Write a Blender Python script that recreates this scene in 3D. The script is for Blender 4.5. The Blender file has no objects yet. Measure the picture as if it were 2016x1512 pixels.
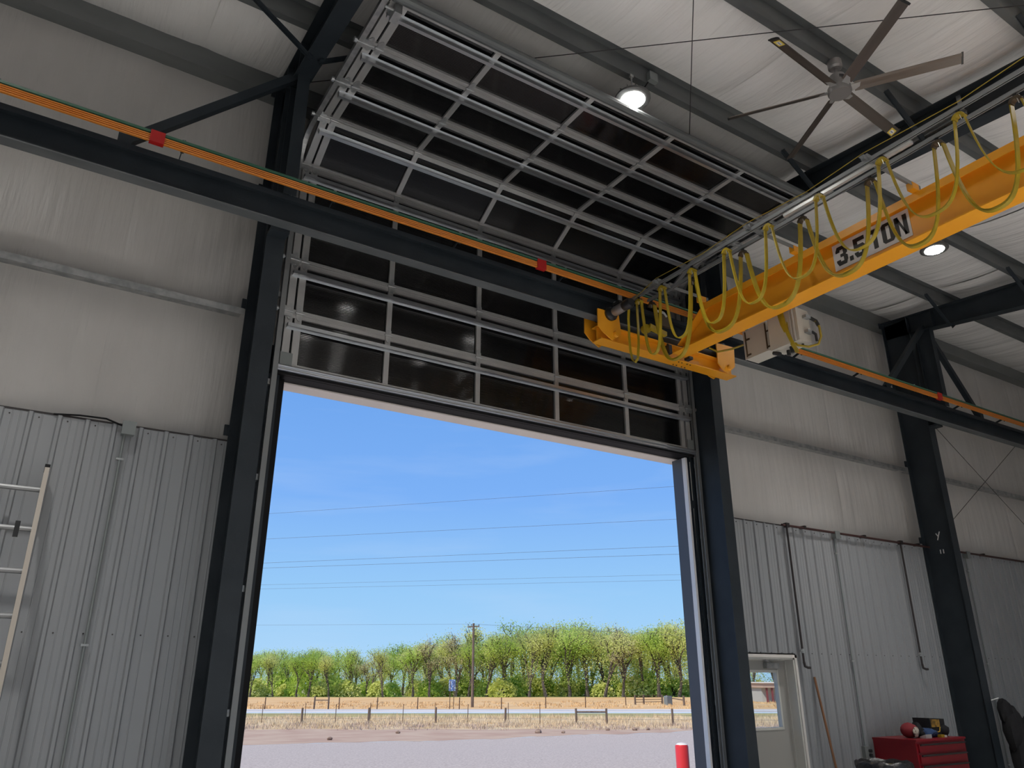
import bpy, bmesh, math, random
from mathutils import Vector, Matrix
random.seed(7)
sc = bpy.context.scene
C = sc.collection
R = math.radians

# ---------------------------------------------------------------- camera
cam_d = bpy.data.cameras.new('camera')
cam_d.sensor_fit = 'HORIZONTAL'; cam_d.sensor_width = 36.0
cam_d.lens = 36.0 * 1514.0 / 2016.0
cam_d.clip_start = 0.05; cam_d.clip_end = 2000
cam = bpy.data.objects.new('camera', cam_d); C.objects.link(cam)
cam.location = (0, 0, 1.75)
cam.rotation_euler = (R(90 + 21.09), 0, R(-32.63))
sc.camera = cam

# ---------------------------------------------------------------- sky
w = bpy.data.worlds.new('sky'); sc.world = w; w.use_nodes = True
nt = w.node_tree; nt.nodes.clear()
_out = nt.nodes.new('ShaderNodeOutputWorld'); _bg = nt.nodes.new('ShaderNodeBackground')
_tc = nt.nodes.new('ShaderNodeTexCoord'); _sep = nt.nodes.new('ShaderNodeSeparateXYZ'); _rp = nt.nodes.new('ShaderNodeValToRGB')
nt.links.new(_tc.outputs['Generated'], _sep.inputs[0]); nt.links.new(_sep.outputs['Z'], _rp.inputs[0])
_cr = _rp.color_ramp
_cr.elements[0].position = 0.0; _cr.elements[0].color = (0.44, 0.71, 0.98, 1)
_cr.elements[1].position = 1.0; _cr.elements[1].color = (0.06, 0.16, 0.48, 1)
for p_, c_ in ((0.10, (0.33, 0.62, 0.97, 1)), (0.22, (0.21, 0.455, 0.95, 1)), (0.40, (0.145, 0.36, 0.84, 1))):
    e_ = _cr.elements.new(p_); e_.color = c_
# thin cirrus
_mp = nt.nodes.new('ShaderNodeMapping'); _mp.inputs['Scale'].default_value = (1.2, 4.0, 14.0); _mp.inputs['Rotation'].default_value = (0.0, 0.25, 0.3)
_nz = nt.nodes.new('ShaderNodeTexNoise'); _nz.inputs['Scale'].default_value = 2.2; _nz.inputs['Detail'].default_value = 6
_mr = nt.nodes.new('ShaderNodeMapRange'); _mr.inputs[1].default_value = 0.5; _mr.inputs[2].default_value = 0.8; _mr.inputs[4].default_value = 0.16
_mx = nt.nodes.new('ShaderNodeMix'); _mx.data_type = 'RGBA'; _mx.inputs[7].default_value = (0.62, 0.76, 0.98, 1)
nt.links.new(_tc.outputs['Generated'], _mp.inputs[0]); nt.links.new(_mp.outputs[0], _nz.inputs[0]); nt.links.new(_nz.outputs[0], _mr.inputs[0])
nt.links.new(_mr.outputs[0], _mx.inputs[0]); nt.links.new(_rp.outputs[0], _mx.inputs[6])
nt.links.new(_mx.outputs[2], _bg.inputs[0]); _bg.inputs[1].default_value = 0.97
nt.links.new(_bg.outputs[0], _out.inputs[0])

# ---------------------------------------------------------------- sun
sl = bpy.data.lights.new('sun', 'SUN'); sl.energy = 4.6; sl.angle = R(0.53); sl.color = (1.0, 0.92, 0.80)
sun = bpy.data.objects.new('sun', sl); C.objects.link(sun)
sun.rotation_euler = Vector((0.60, 0.10, -0.79)).to_track_quat('-Z', 'Y').to_euler()
LAMP_W = 70.0      # glow of the lamp lenses
LAMP_P = 690.0     # beam of each high-bay lamp

# ---------------------------------------------------------------- exposure
sc.view_settings.view_transform = 'Standard'
try: sc.view_settings.look = 'None'
except Exception: pass
sc.view_settings.exposure = 0.0
sc.view_settings.gamma = 1.0
sc.view_settings.use_curve_mapping = False
sc.cycles.max_bounces = 8; sc.cycles.diffuse_bounces = 5; sc.cycles.glossy_bounces = 4
sc.cycles.sample_clamp_indirect = 4.0

# ================================================================ helpers
def mat(name, col, rough=0.5, metal=0.0, col2=None, scale=4.0, stretch=(1, 1, 1), detail=4.0, bump=0.0, bscale=None,
        bstretch=None, emit=None, estr=0.0, spec=None, lo=0.35, hi=0.65, bdist=0.02, coat=0.0):
    m = bpy.data.materials.new(name); m.use_nodes = True
    n = m.node_tree.nodes; l = m.node_tree.links
    b = n['Principled BSDF']
    b.inputs['Base Color'].default_value = (*col, 1); b.inputs['Roughness'].default_value = rough; b.inputs['Metallic'].default_value = metal
    if spec is not None: b.inputs['Specular IOR Level'].default_value = spec
    if coat: b.inputs['Coat Weight'].default_value = coat
    if emit: b.inputs['Emission Color'].default_value = (*emit, 1); b.inputs['Emission Strength'].default_value = estr
    tc = None
    def noise(sca, stre):
        nonlocal tc
        if tc is None: tc = n.new('ShaderNodeTexCoord')
        mp = n.new('ShaderNodeMapping'); mp.inputs['Scale'].default_value = stre
        l.new(tc.outputs['Object'], mp.inputs[0])
        t = n.new('ShaderNodeTexNoise'); t.inputs['Scale'].default_value = sca; t.inputs['Detail'].default_value = detail
        l.new(mp.outputs[0], t.inputs[0]); return t
    if col2 is not None:
        t = noise(scale, stretch)
        rp = n.new('ShaderNodeValToRGB'); rp.color_ramp.elements[0].position = lo; rp.color_ramp.elements[1].position = hi
        rp.color_ramp.elements[0].color = (*col, 1); rp.color_ramp.elements[1].color = (*col2, 1)
        l.new(t.outputs[0], rp.inputs[0]); l.new(rp.outputs[0], b.inputs['Base Color'])
    if bump:
        t = noise(bscale or scale, bstretch or stretch)
        bp = n.new('ShaderNodeBump'); bp.inputs['Strength'].default_value = bump; bp.inputs['Distance'].default_value = bdist
        l.new(t.outputs[0], bp.inputs['Height']); l.new(bp.outputs[0], b.inputs['Normal'])
    return m

M = {}
M['vinyl_wall'] = mat('white vinyl insulation facing', (0.50, 0.485, 0.465), 0.34, col2=(0.55, 0.535, 0.515), scale=1.2, stretch=(1.5, 1, 0.5), bump=0.55, bscale=2.6, bstretch=(4.0, 1, 0.35), bdist=0.03)  # same vinyl as the roof; dimmer wall light put into its colour
M['vinyl_roof'] = mat('white vinyl roof insulation facing', (0.80, 0.79, 0.775), 0.27, col2=(0.85, 0.84, 0.825), scale=1.2, stretch=(1.5, 0.5, 1), bump=0.9, bscale=2.4, bstretch=(4.0, 0.35, 1), bdist=0.03)  # same vinyl as the walls; brighter ceiling light put into its colour
M['liner'] = mat('light grey painted liner steel', (0.245, 0.257, 0.27), 0.36, col2=(0.27, 0.28, 0.29), scale=1.0, stretch=(1, 1, 0.3))
M['steel'] = mat('dark grey primed steel', (0.016, 0.022, 0.028), 0.55, col2=(0.024, 0.031, 0.038), spec=0.3, scale=3.0, bump=0.06, bscale=60)
M['lighter'] = mat('worn grey lower flange', (0.10, 0.11, 0.115), 0.5, col2=(0.145, 0.155, 0.16), scale=5, stretch=(0.3, 1, 1))  # lower flange of the runway beam, set lighter than its web
M['eave'] = mat('grey eave steel', (0.13, 0.14, 0.14), 0.5, 0.1, col2=(0.17, 0.18, 0.18), scale=3, stretch=(0.3, 1, 1))
M['rail'] = mat('dull galvanised rail', (0.24, 0.25, 0.255), 0.5, 0.45)
M['galv'] = mat('galvanised steel', (0.33, 0.345, 0.35), 0.42, 0.75, col2=(0.47, 0.48, 0.48), scale=14, detail=2)
M['strut'] = mat('shiny galvanised strut', (0.46, 0.48, 0.50), 0.28, 0.85)
M['purlin'] = mat('galvanised purlin steel', (0.09, 0.098, 0.102), 0.5, 0.25, col2=(0.13, 0.14, 0.14), scale=6, stretch=(0.3, 1, 1))
M['alu'] = mat('dull aluminium', (0.37, 0.37, 0.365), 0.40, 0.45, col2=(0.43, 0.43, 0.425), scale=3)
M['bright'] = mat('bright galvanised strip', (0.62, 0.62, 0.61), 0.3, 0.6)
M['black'] = mat('black rubber', (0.008, 0.008, 0.009), 0.6, spec=0.15)
M['black_plastic'] = mat('black plastic', (0.018, 0.019, 0.02), 0.4)
M['yellow'] = mat('crane yellow paint', (0.80, 0.33, 0.012), 0.36, col2=(0.86, 0.37, 0.02), scale=2.0)
M['cable'] = mat('yellow flat cable sheath', (0.29, 0.205, 0.008), 0.40, col2=(0.37, 0.265, 0.014), scale=9)
M['orange'] = mat('orange conductor bar cover', (0.62, 0.20, 0.02), 0.38, col2=(0.68, 0.24, 0.035), scale=2)
M['green'] = mat('green ground bar cover', (0.04, 0.12, 0.075), 0.45)
M['red_plastic'] = mat('red joint cover', (0.42, 0.012, 0.012), 0.35)
M['white_paint'] = mat('white painted sheet', (0.62, 0.60, 0.57), 0.4)
M['door_paint'] = mat('grey painted door', (0.30, 0.295, 0.275), 0.45)
M['frame_paint'] = mat('pale painted door frame', (0.50, 0.50, 0.47), 0.4)
M['trim_beige'] = mat('beige exterior trim', (0.74, 0.68, 0.63), 0.5)
M['trim_grey'] = mat('slate grey exterior trim', (0.085, 0.09, 0.105), 0.5)
M['seal'] = mat('pale weather seal', (0.80, 0.80, 0.80), 0.4)
M['concrete'] = mat('concrete floor', (0.52, 0.505, 0.485), 0.5, col2=(0.60, 0.585, 0.565), scale=1.5, bump=0.1, bscale=30)
M['sign_white'] = mat('white sign plate', (0.66, 0.65, 0.64), 0.4)
M['sign_black'] = mat('black lettering', (0.012, 0.012, 0.012), 0.5)
M['fan_blade'] = mat('bronze anodised fan blade', (0.13, 0.11, 0.095), 0.3, 0.6)
M['fan_metal'] = mat('satin fan housing', (0.30, 0.29, 0.285), 0.4, 0.55)
M['sticker_yellow'] = mat('yellow sticker', (0.72, 0.55, 0.08), 0.5)
M['lamp_body'] = mat('grey lamp housing', (0.11, 0.11, 0.11), 0.4, 0.5)
M['lens'] = mat('lit lamp lens', (0.9, 0.9, 0.9), 0.4, emit=(1.0, 0.97, 0.92), estr=LAMP_W)
M['red_chest'] = mat('red enamel', (0.17, 0.004, 0.010), 0.34, col2=(0.20, 0.006, 0.013), scale=2)
M['red_bollard'] = mat('red bollard sleeve', (0.62, 0.035, 0.045), 0.35)
M['bin_yellow'] = mat('yellow bin plastic', (0.36, 0.235, 0.012), 0.5)
M['bag'] = mat('black bin bag', (0.015, 0.015, 0.017), 0.35, bump=0.7, bscale=16)
M['wood_handle'] = mat('varnished wood handle', (0.19, 0.085, 0.035), 0.5, col2=(0.24, 0.11, 0.05), scale=8, stretch=(1, 1, 0.2))
M['pipe'] = mat('dark iron pipe', (0.022, 0.017, 0.017), 0.5)
M['copperpipe'] = mat('rust red pipe', (0.05, 0.020, 0.018), 0.5)
M['box_grey'] = mat('grey electrical box', (0.21, 0.23, 0.23), 0.45, 0.3)
M['panel_cream'] = mat('cream control enclosure', (0.48, 0.45, 0.385), 0.42)
M['dark_hinge'] = mat('brown hinge metal', (0.10, 0.075, 0.05), 0.45, 0.6)
M['ladder_alu'] = mat('ladder aluminium', (0.27, 0.275, 0.28), 0.45, 0.5)
M['ladder_rail'] = mat('ladder rail edge', (0.40, 0.36, 0.31), 0.45)
M['cloth_blue'] = mat('blue denim cloth', (0.02, 0.05, 0.13), 0.85, bump=0.4, bscale=18)
M['cloth_black'] = mat('black cloth', (0.008, 0.008, 0.010), 0.9, bump=0.5, bscale=14)
M['cloth_red'] = mat('red cap cloth', (0.20, 0.018, 0.025), 0.85)
M['cloth_cream'] = mat('cream print', (0.42, 0.38, 0.32), 0.85, col2=(0.05, 0.04, 0.04), scale=26, lo=0.5, hi=0.6)
M['wood_post'] = mat('weathered fence wood', (0.11, 0.075, 0.055), 0.85, col2=(0.19, 0.14, 0.11), scale=3, stretch=(4, 4, 0.5))
M['steel_post'] = mat('rusty steel post', (0.10, 0.055, 0.035), 0.8)
M['bark'] = mat('grey brown bark', (0.07, 0.058, 0.046), 0.9, col2=(0.12, 0.10, 0.082), scale=2)
M['wire'] = mat('dark wire', (0.02, 0.02, 0.022), 0.5)
M['power_wire'] = mat('weathered aluminium wire', (0.10, 0.12, 0.15), 0.6)
M['rock'] = mat('brown rock', (0.20, 0.13, 0.095), 0.9, col2=(0.30, 0.22, 0.17), scale=6)
M['house_wall'] = mat('house siding', (0.50, 0.36, 0.29), 0.8)
M['house_panel'] = mat('grey house panel', (0.46, 0.47, 0.46), 0.7)
M['house_post'] = mat('maroon porch post', (0.20, 0.045, 0.05), 0.7)
M['house_roof'] = mat('white metal roof', (0.75, 0.74, 0.72), 0.5)
M['sign_back'] = mat('blue sign face', (0.08, 0.15, 0.34), 0.5, col2=(0.45, 0.50, 0.58), scale=5, lo=0.5, hi=0.6)
M['brown_label'] = mat('mottled case label', (0.40, 0.22, 0.03), 0.6, col2=(0.05, 0.03, 0.01), scale=22)

# ribbed multiwall glazing of the overhead door
M['pane'] = mat('smoked multiwall glazing', (0.005, 0.005, 0.0055), 0.07, spec=0.45)

def glass_mat():
    m = bpy.data.materials.new('clear window glass'); m.use_nodes = True
    n = m.node_tree.nodes; l = m.node_tree.links; n.clear()
    o = n.new('ShaderNodeOutputMaterial'); mx = n.new('ShaderNodeMixShader'); tr = n.new('ShaderNodeBsdfTransparent'); gl = n.new('ShaderNodeBsdfGlossy')
    gl.inputs['Roughness'].default_value = 0.02; 
    tr.inputs[0].default_value = (0.93, 0.95, 0.95, 1)
    mx.inputs[0].default_value = 0.06; l.new(tr.outputs[0], mx.inputs[1]); l.new(gl.outputs[0], mx.inputs[2]); l.new(mx.outputs[0], o.inputs[0])
    return m
M['glass'] = glass_mat()

def leaf_mat(name, c1, c2):
    m = mat(name, c1, 0.75, col2=c2, scale=0.35, detail=3, lo=0.35, hi=0.65)
    m.node_tree.nodes['Principled BSDF'].inputs['Transmission Weight'].default_value = 0.0
    n = m.node_tree.nodes; l = m.node_tree.links; b = n['Principled BSDF']
    t = n.new('ShaderNodeBsdfTranslucent'); ms = n.new('ShaderNodeMixShader'); ms.inputs[0].default_value = 0.55
    src = b.inputs['Base Color'].links[0].from_socket; l.new(src, t.inputs[0])
    l.new(b.outputs[0], ms.inputs[1]); l.new(t.outputs[0], ms.inputs[2]); l.new(ms.outputs[0], n['Material Output'].inputs[0])
    return m
M['leaf'] = [leaf_mat('fresh green leaves', (0.50, 0.66, 0.12), (0.62, 0.76, 0.22)),
             leaf_mat('yellow green leaves', (0.64, 0.69, 0.19), (0.74, 0.77, 0.31)),
             leaf_mat('olive tan buds', (0.56, 0.50, 0.26), (0.64, 0.59, 0.34))]

class MB:
    def __init__(s): s.v = []; s.f = []
    def add(s, vs, fs):
        o = len(s.v); s.v += [tuple(p) for p in vs]; s.f += [tuple(i + o for i in f) for f in fs]; return s
    def box(s, x0, x1, y0, y1, z0, z1):
        vs = [(x, y, z) for x in (x0, x1) for y in (y0, y1) for z in (z0, z1)]
        return s.add(vs, [(0, 1, 3, 2), (4, 6, 7, 5), (0, 4, 5, 1), (2, 3, 7, 6), (0, 2, 6, 4), (1, 5, 7, 3)])
    def bar(s, a, b, wx, wz, up=(0, 0, 1)):
        """rectangular bar from a to b, wx wide, wz along up"""
        a = Vector(a); b = Vector(b); d = (b - a).normalized(); u = Vector(up)
        if abs(d.dot(u)) > 0.99: u = Vector((1, 0, 0))
        r = d.cross(u).normalized(); u = r.cross(d).normalized()
        vs = [p + r * (sx * wx / 2) + u * (sz * wz / 2) for p in (a, b) for sx in (-1, 1) for sz in (-1, 1)]
        return s.add(vs, [(0, 1, 3, 2), (4, 6, 7, 5), (0, 4, 5, 1), (2, 3, 7, 6), (0, 2, 6, 4), (1, 5, 7, 3)])
    def prism(s, poly, axis, a, b):
        """2D polygon extruded along axis between a and b; axis x: (y,z), y: (x,z), z: (x,y)"""
        def p3(p, t): return (t, p[0], p[1]) if axis == 'x' else ((p[0], t, p[1]) if axis == 'y' else (p[0], p[1], t))
        n = len(poly); vs = [p3(p, a) for p in poly] + [p3(p, b) for p in poly]
        fs = [tuple(range(n - 1, -1, -1)), tuple(range(n, 2 * n))] + [(i, (i + 1) % n, n + (i + 1) % n, n + i) for i in range(n)]
        return s.add(vs, fs)
    def cyl(s, a, b, r, n=12, r2=None, cap=True):
        a = Vector(a); b = Vector(b); d = (b - a).normalized(); u = Vector((0, 0, 1)) if abs(d.z) < 0.9 else Vector((1, 0, 0))
        x = d.cross(u).normalized(); y = x.cross(d); r2 = r if r2 is None else r2
        vs = [a + (x * math.cos(t) + y * math.sin(t)) * r for t in (2 * math.pi * i / n for i in range(n))]
        vs += [b + (x * math.cos(t) + y * math.sin(t)) * r2 for t in (2 * math.pi * i / n for i in range(n))]
        fs = [(i, (i + 1) % n, n + (i + 1) % n, n + i) for i in range(n)]
        if cap: fs += [tuple(range(n - 1, -1, -1)), tuple(range(n, 2 * n))]
        return s.add(vs, fs)
    def tube(s, pts, r, n=6):
        pts = [Vector(p) for p in pts]; m = len(pts); rings = []
        rr = r if isinstance(r, (list, tuple)) else [r] * m
        prev = None
        for i, p in enumerate(pts):
            d = (pts[min(i + 1, m - 1)] - pts[max(i - 1, 0)]).normalized()
            if prev is None: u = Vector((0, 0, 1)) if abs(d.z) < 0.9 else Vector((1, 0, 0)); x = d.cross(u).normalized()
            else: x = (prev - d * prev.dot(d)).normalized()
            y = d.cross(x); prev = x
            rings.append([p + (x * math.cos(2 * math.pi * k / n) + y * math.sin(2 * math.pi * k / n)) * rr[i] for k in range(n)])
        vs = [q for ring in rings for q in ring]
        fs = [(i * n + k, i * n + (k + 1) % n, (i + 1) * n + (k + 1) % n, (i + 1) * n + k) for i in range(m - 1) for k in range(n)]
        fs += [tuple(range(n - 1, -1, -1)), tuple(range((m - 1) * n, m * n))]
        return s.add(vs, fs)
    def ribbon(s, pts, wdir, wid, th):
        pts = [Vector(p) for p in pts]; wd = Vector(wdir).normalized(); m = len(pts); vs = []
        for i, p in enumerate(pts):
            d = (pts[min(i + 1, m - 1)] - pts[max(i - 1, 0)]).normalized(); nn = d.cross(wd).normalized()
            vs += [p - wd * wid / 2 - nn * th / 2, p + wd * wid / 2 - nn * th / 2, p + wd * wid / 2 + nn * th / 2, p - wd * wid / 2 + nn * th / 2]
        fs = [(i * 4 + k, i * 4 + (k + 1) % 4, (i + 1) * 4 + (k + 1) % 4, (i + 1) * 4 + k) for i in range(m - 1) for k in range(4)]
        fs += [(3, 2, 1, 0), tuple((m - 1) * 4 + k for k in range(4))]
        return s.add(vs, fs)
    def sweep(s, prof, path):
        """profile [(a,b)] swept along path of (x, y, z, ny, nz): a along world x, b along the in-plane normal (0,ny,nz)"""
        n = len(prof); vs = []
        for (x, y, z, ny, nz) in path: vs += [(x + a, y + b * ny, z + b * nz) for a, b in prof]
        m = len(path); fs = [(i * n + k, i * n + (k + 1) % n, (i + 1) * n + (k + 1) % n, (i + 1) * n + k) for i in range(m - 1) for k in range(n)]
        fs += [tuple(range(n - 1, -1, -1)), tuple(range((m - 1) * n, m * n))]
        return s.add(vs, fs)
    def lathe(s, prof, c, n=20, axis='z'):
        vs = []
        for r, h in prof:
            for k in range(n):
                t = 2 * math.pi * k / n
                q = (r * math.cos(t), r * math.sin(t), h) if axis == 'z' else (r * math.cos(t), -h, r * math.sin(t))
                vs.append((c[0] + q[0], c[1] + q[1], c[2] + q[2]))
        m = len(prof)
        fs = [(i * n + k, i * n + (k + 1) % n, (i + 1) * n + (k + 1) % n, (i + 1) * n + k) for i in range(m - 1) for k in range(n)]
        fs += [tuple(range(n - 1, -1, -1)), tuple(range((m - 1) * n, m * n))]
        return s.add(vs, fs)
    def blob(s, c, rx, ry, rz, seed=0, n=10, amp=0.12):
        rnd = random.Random(seed); vs = []; m = n // 2 + 1
        ph = [rnd.uniform(0, 6.28) for _ in range(6)]
        for i in range(m + 1):
            th = math.pi * i / m
            for k in range(n):
                t = 2 * math.pi * k / n
                d = 1 + amp * (math.sin(3 * t + ph[0] + 2 * th) + 0.7 * math.sin(5 * t + ph[1] - 3 * th) * math.sin(th) + 0.5 * math.sin(4 * th + ph[2]))
                vs.append((c[0] + rx * d * math.sin(th) * math.cos(t), c[1] + ry * d * math.sin(th) * math.sin(t), c[2] + rz * d * math.cos(th)))
        fs = [(i * n + k, (i + 1) * n + k, (i + 1) * n + (k + 1) % n, i * n + (k + 1) % n) for i in range(m) for k in range(n)]
        return s.add(vs, fs)
    def mesh(s, name, off=(0, 0, 0)):
        me = bpy.data.meshes.new(name)
        me.from_pydata([(p[0] - off[0], p[1] - off[1], p[2] - off[2]) for p in s.v], [], s.f)
        bm = bmesh.new(); bm.from_mesh(me); bmesh.ops.recalc_face_normals(bm, faces=bm.faces); bm.to_mesh(me); bm.free()
        return me
    def build(s, name, m, parent=None, smooth=False, kind=None, label=None):
        off = origin(parent) if parent else (0, 0, 0)
        return put(name, s.mesh(name, off), m, parent, smooth, kind, label)

ORIG = {}
def origin(o): return ORIG.get(o.name, (0, 0, 0))
def put(name, me, m, parent=None, smooth=False, kind=None, label=None):
    if m is not None and not me.materials: me.materials.append(m)
    if smooth:
        for p in me.polygons: p.use_smooth = True
        try: me.set_sharp_from_angle(angle=R(40))
        except Exception: pass
    o = bpy.data.objects.new(name, me); C.objects.link(o)
    if parent: o.parent = parent; ORIG[o.name] = origin(parent)
    else: ORIG[o.name] = (0, 0, 0)
    if kind: o['kind'] = kind
    if label: o['label'] = label
    return o
def tag(o, label=None, cat=None, group=None, kind=None):
    if label: o['label'] = label
    if cat: o['category'] = cat
    if group: o['group'] = group
    if kind: o['kind'] = kind
    return o
def thing(name, loc, label, cat, group=None, kind=None):
    o = bpy.data.objects.new(name, None); C.objects.link(o); o.location = loc; o.empty_display_size = 0.1
    ORIG[o.name] = tuple(loc); return tag(o, label, cat, group, kind)
def copy_tree(o, parent=None):
    c = o.copy(); C.objects.link(c); c.parent = parent; ORIG[c.name] = ORIG.get(o.name, (0, 0, 0))
    for ch in list(o.children): copy_tree(ch, c)
    return c

# ================================================================ key dimensions
YV = 6.66          # vinyl / inner face of the outer skin
YL = 6.46          # girt line, liner plane
XL, XR = -7.0, 18.0; YB = -8.0
OX0, OX1, OZ = 1.745, 6.62, 4.27
FRAMES = (1.395, 6.77, 11.49)
PUR = [5.40, 4.232, 3.03, 1.85, 0.67, -0.51, -1.69, -2.87, -4.05, -5.23, -6.41, -7.55]
def zp(y): return 7.30 - (6.55 - y) / 12.0        # underside of the purlins
LINER_TOP = 3.61

# ================================================================ the shell
fl = MB().box(XL, XR, YB, 6.70, -0.15, 0.0).build('floor', M['concrete']); tag(fl, kind='structure')
DX0, DX1, DZ = 7.235, 8.175, 2.005     # personnel door hole
wf = MB()
for b in ((XL, OX0 - 0.013, 0, 7.75), (OX0 - 0.013, OX1 + 0.09, OZ + 0.021, 7.75), (OX1 + 0.09, DX0, 0, 7.75), (DX0, DX1, DZ, 7.75), (DX1, XR, 0, 7.75)):
    wf.box(b[0], b[1], YV + 0.05, YV + 0.09, b[2], b[3])
wall = wf.build('wall_front', M['white_paint']); tag(wall, kind='structure')
tag(MB().box(XL - 0.06, XL, YB, 6.75, 0, 7.7).build('wall_left', M['liner']), kind='structure')
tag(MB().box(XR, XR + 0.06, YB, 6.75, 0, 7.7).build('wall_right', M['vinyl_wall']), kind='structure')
# back wall; its row of windows is added to brighten the inside
wb = MB(); WN = [(-5.5, -1.0), (2.2, 6.7), (9.9, 14.4)]; WZ0, WZ1 = 0.3, 4.6
xs = [XL] + [v for ab in WN for v in ab] + [XR]
for i in range(0, len(xs), 2): wb.box(xs[i], xs[i + 1], YB - 0.06, YB, 0, 7.2)
for a, b in WN: wb.box(a, b, YB - 0.06, YB, 0, WZ0); wb.box(a, b, YB - 0.06, YB, WZ1, 7.2)
tag(wb.build('wall_back', M['vinyl_wall']), kind='structure')

# vinyl insulation on the front wall, one sheet per roll width
def vinyl_wall(x0, x1, z0, z1, nm='insulation_sheet'):
    m = MB(); nx = max(2, int((x1 - x0) / 0.09)); nz = max(2, int((z1 - z0) / 0.09)); vs = []
    rnd = random.Random(int(x0 * 100) + int(z0 * 10)); ph = rnd.uniform(0, 6)
    stops = [LINER_TOP, 4.81, 6.05, 7.36]
    for i in range(nx + 1):
        x = x0 + (x1 - x0) * i / nx; e = min(1, min(x - x0, x1 - x) / 0.05)
        for k in range(nz + 1):
            z = z0 + (z1 - z0) * k / nz; bul = 0.0
            for a, b in zip(stops[:-1], stops[1:]):
                if a <= z <= b: bul = math.sin(math.pi * (z - a) / (b - a))
            d = 0.022 * bul ** 0.7 + 0.006 * bul * math.sin(x * 9 + ph + 1.5 * math.sin(z * 2)) + 0.004 * bul * math.sin(x * 23 + 2 * ph)
            vs.append((x, YV - d * (0.35 + 0.65 * e) + 0.02, z))
    fs = [(i * (nz + 1) + k, i * (nz + 1) + k + 1, (i + 1) * (nz + 1) + k + 1, (i + 1) * (nz + 1) + k) for i in range(nx) for k in range(nz)]
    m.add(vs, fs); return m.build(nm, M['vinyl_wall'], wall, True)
for x in (-6.9, -5.1, -3.3, -1.5): vinyl_wall(x, x + 1.8, 3.4, 7.6)
vinyl_wall(0.3, 1.72, 3.4, 7.6)
for x in (1.75, 3.4, 5.05): vinyl_wall(x, x + 1.65, 4.35, 7.6)
for x in (6.72, 8.3, 9.9, 11.5, 13.1, 14.7, 16.3): vinyl_wall(x, x + 1.6, 3.4, 7.6)

# ceiling: roof deck + insulation sheets draped over the purlins
rd = MB()
rd.prism([(6.8, zp(6.8) + 0.26), (YB - 0.1, zp(YB - 0.1) + 0.26), (YB - 0.1, zp(YB - 0.1) + 0.30), (6.8, zp(6.8) + 0.30)], 'x', XL - 0.1, XR + 0.1)
ceil = rd.build('ceiling', M['white_paint']); tag(ceil, kind='structure')
def vinyl_roof(x0, x1):
    m = MB(); ys = sorted([6.62] + PUR + [YB], reverse=True); yy = []
    for a, b in zip(ys[:-1], ys[1:]):
        for t in range(10): yy.append((a + (b - a) * t / 10, math.sin(math.pi * t / 10)))
    yy.append((YB, 0)); nx = 14; vs = []; rnd = random.Random(int(x0 * 50)); ph = rnd.uniform(0, 6)
    for i in range(nx + 1):
        x = x0 + (x1 - x0) * i / nx; e = min(1, min(x - x0, x1 - x) / 0.12)
        for y, sg in yy:
            s2 = sg ** 0.7 * (0.05 + 0.03 * e) + 0.006 * sg * math.sin(x * 11 + ph + math.sin(y * 2)) + 0.003 * sg * math.sin(x * 31 + ph)
            vs.append((x, y, zp(y) + 0.225 - s2))
    n = len(yy); fs = [(i * n + k, i * n + k + 1, (i + 1) * n + k + 1, (i + 1) * n + k) for i in range(nx) for k in range(n - 1)]
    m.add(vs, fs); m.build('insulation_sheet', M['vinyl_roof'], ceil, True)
x = XL
while x < XR - 0.1: vinyl_roof(x, min(x + 1.52, XR)); x += 1.52

# liner panels: real ribbed profile, each sheet its own part
def liner_sheet(x0, x1, z0, z1, ribs, m=None):
    pts = [(x0, YL)]
    for r in ribs:
        if x0 + 0.03 < r < x1 - 0.03:
            for d in (-0.062, -0.050):
                pass
            pts += [(r - 0.021, YL), (r - 0.011, YL - 0.021), (r + 0.011, YL - 0.021), (r + 0.021, YL)]
            for q in (0.075, 0.125):
                if r + q + 0.006 < x1 - 0.002: pts += [(r + q - 0.006, YL), (r + q - 0.002, YL - 0.0035), (r + q + 0.002, YL - 0.0035), (r + q + 0.006, YL)]
    pts.append((x1, YL)); pts = sorted(pts, key=lambda p: p[0])
    back = [(x1, YL + 0.004), (x0, YL + 0.004)]
    mb = MB(); n = len(pts); vs = [(p[0], p[1], z0) for p in pts] + [(p[0], p[1], z1) for p in pts]
    mb.add(vs, [(i, i + 1, n + i + 1, n + i) for i in range(n - 1)])
    return mb.build('liner_panel', M['liner'], wall)
RP = 0.1875
ribsL = [0.0955 + RP * k for k in range(-38, 7)]
x = 0.0955 - RP * 38 - 0.09
edges = []
xe = 1.345
while xe > -6.0: edges.append(xe); xe = (0.0955 + RP * 4 + 0.094) - 0.9375 * len(edges) if len(edges) > 0 else xe
edges = [1.345] + [0.0955 + RP * 4.5 - 0.9375 * k for k in range(0, 8)]
for a, b in zip(edges[1:], edges[:-1]): liner_sheet(a, b, 0, LINER_TOP, ribsL)
ribsR = [8.656 + 0.1865 * k for k in range(-11, 50)]
er = [6.86] + [8.656 + 0.1865 * (0.5 + 5 * k) for k in range(-1, 10)] + [XR]
for a, b in zip(er[:-1], er[1:]):
    if a < DX1 and b > DX0:
        if a < DX0: liner_sheet(a, DX0 - 0.03, 0, LINER_TOP, ribsR)
        liner_sheet(max(a, DX0 - 0.03), min(b, DX1 + 0.03), DZ + 0.05, LINER_TOP, ribsR)
        if b > DX1 + 0.05: liner_sheet(DX1 + 0.03, b, 0, LINER_TOP, ribsR)
    else: liner_sheet(a, b, 0, LINER_TOP, ribsR)
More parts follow.
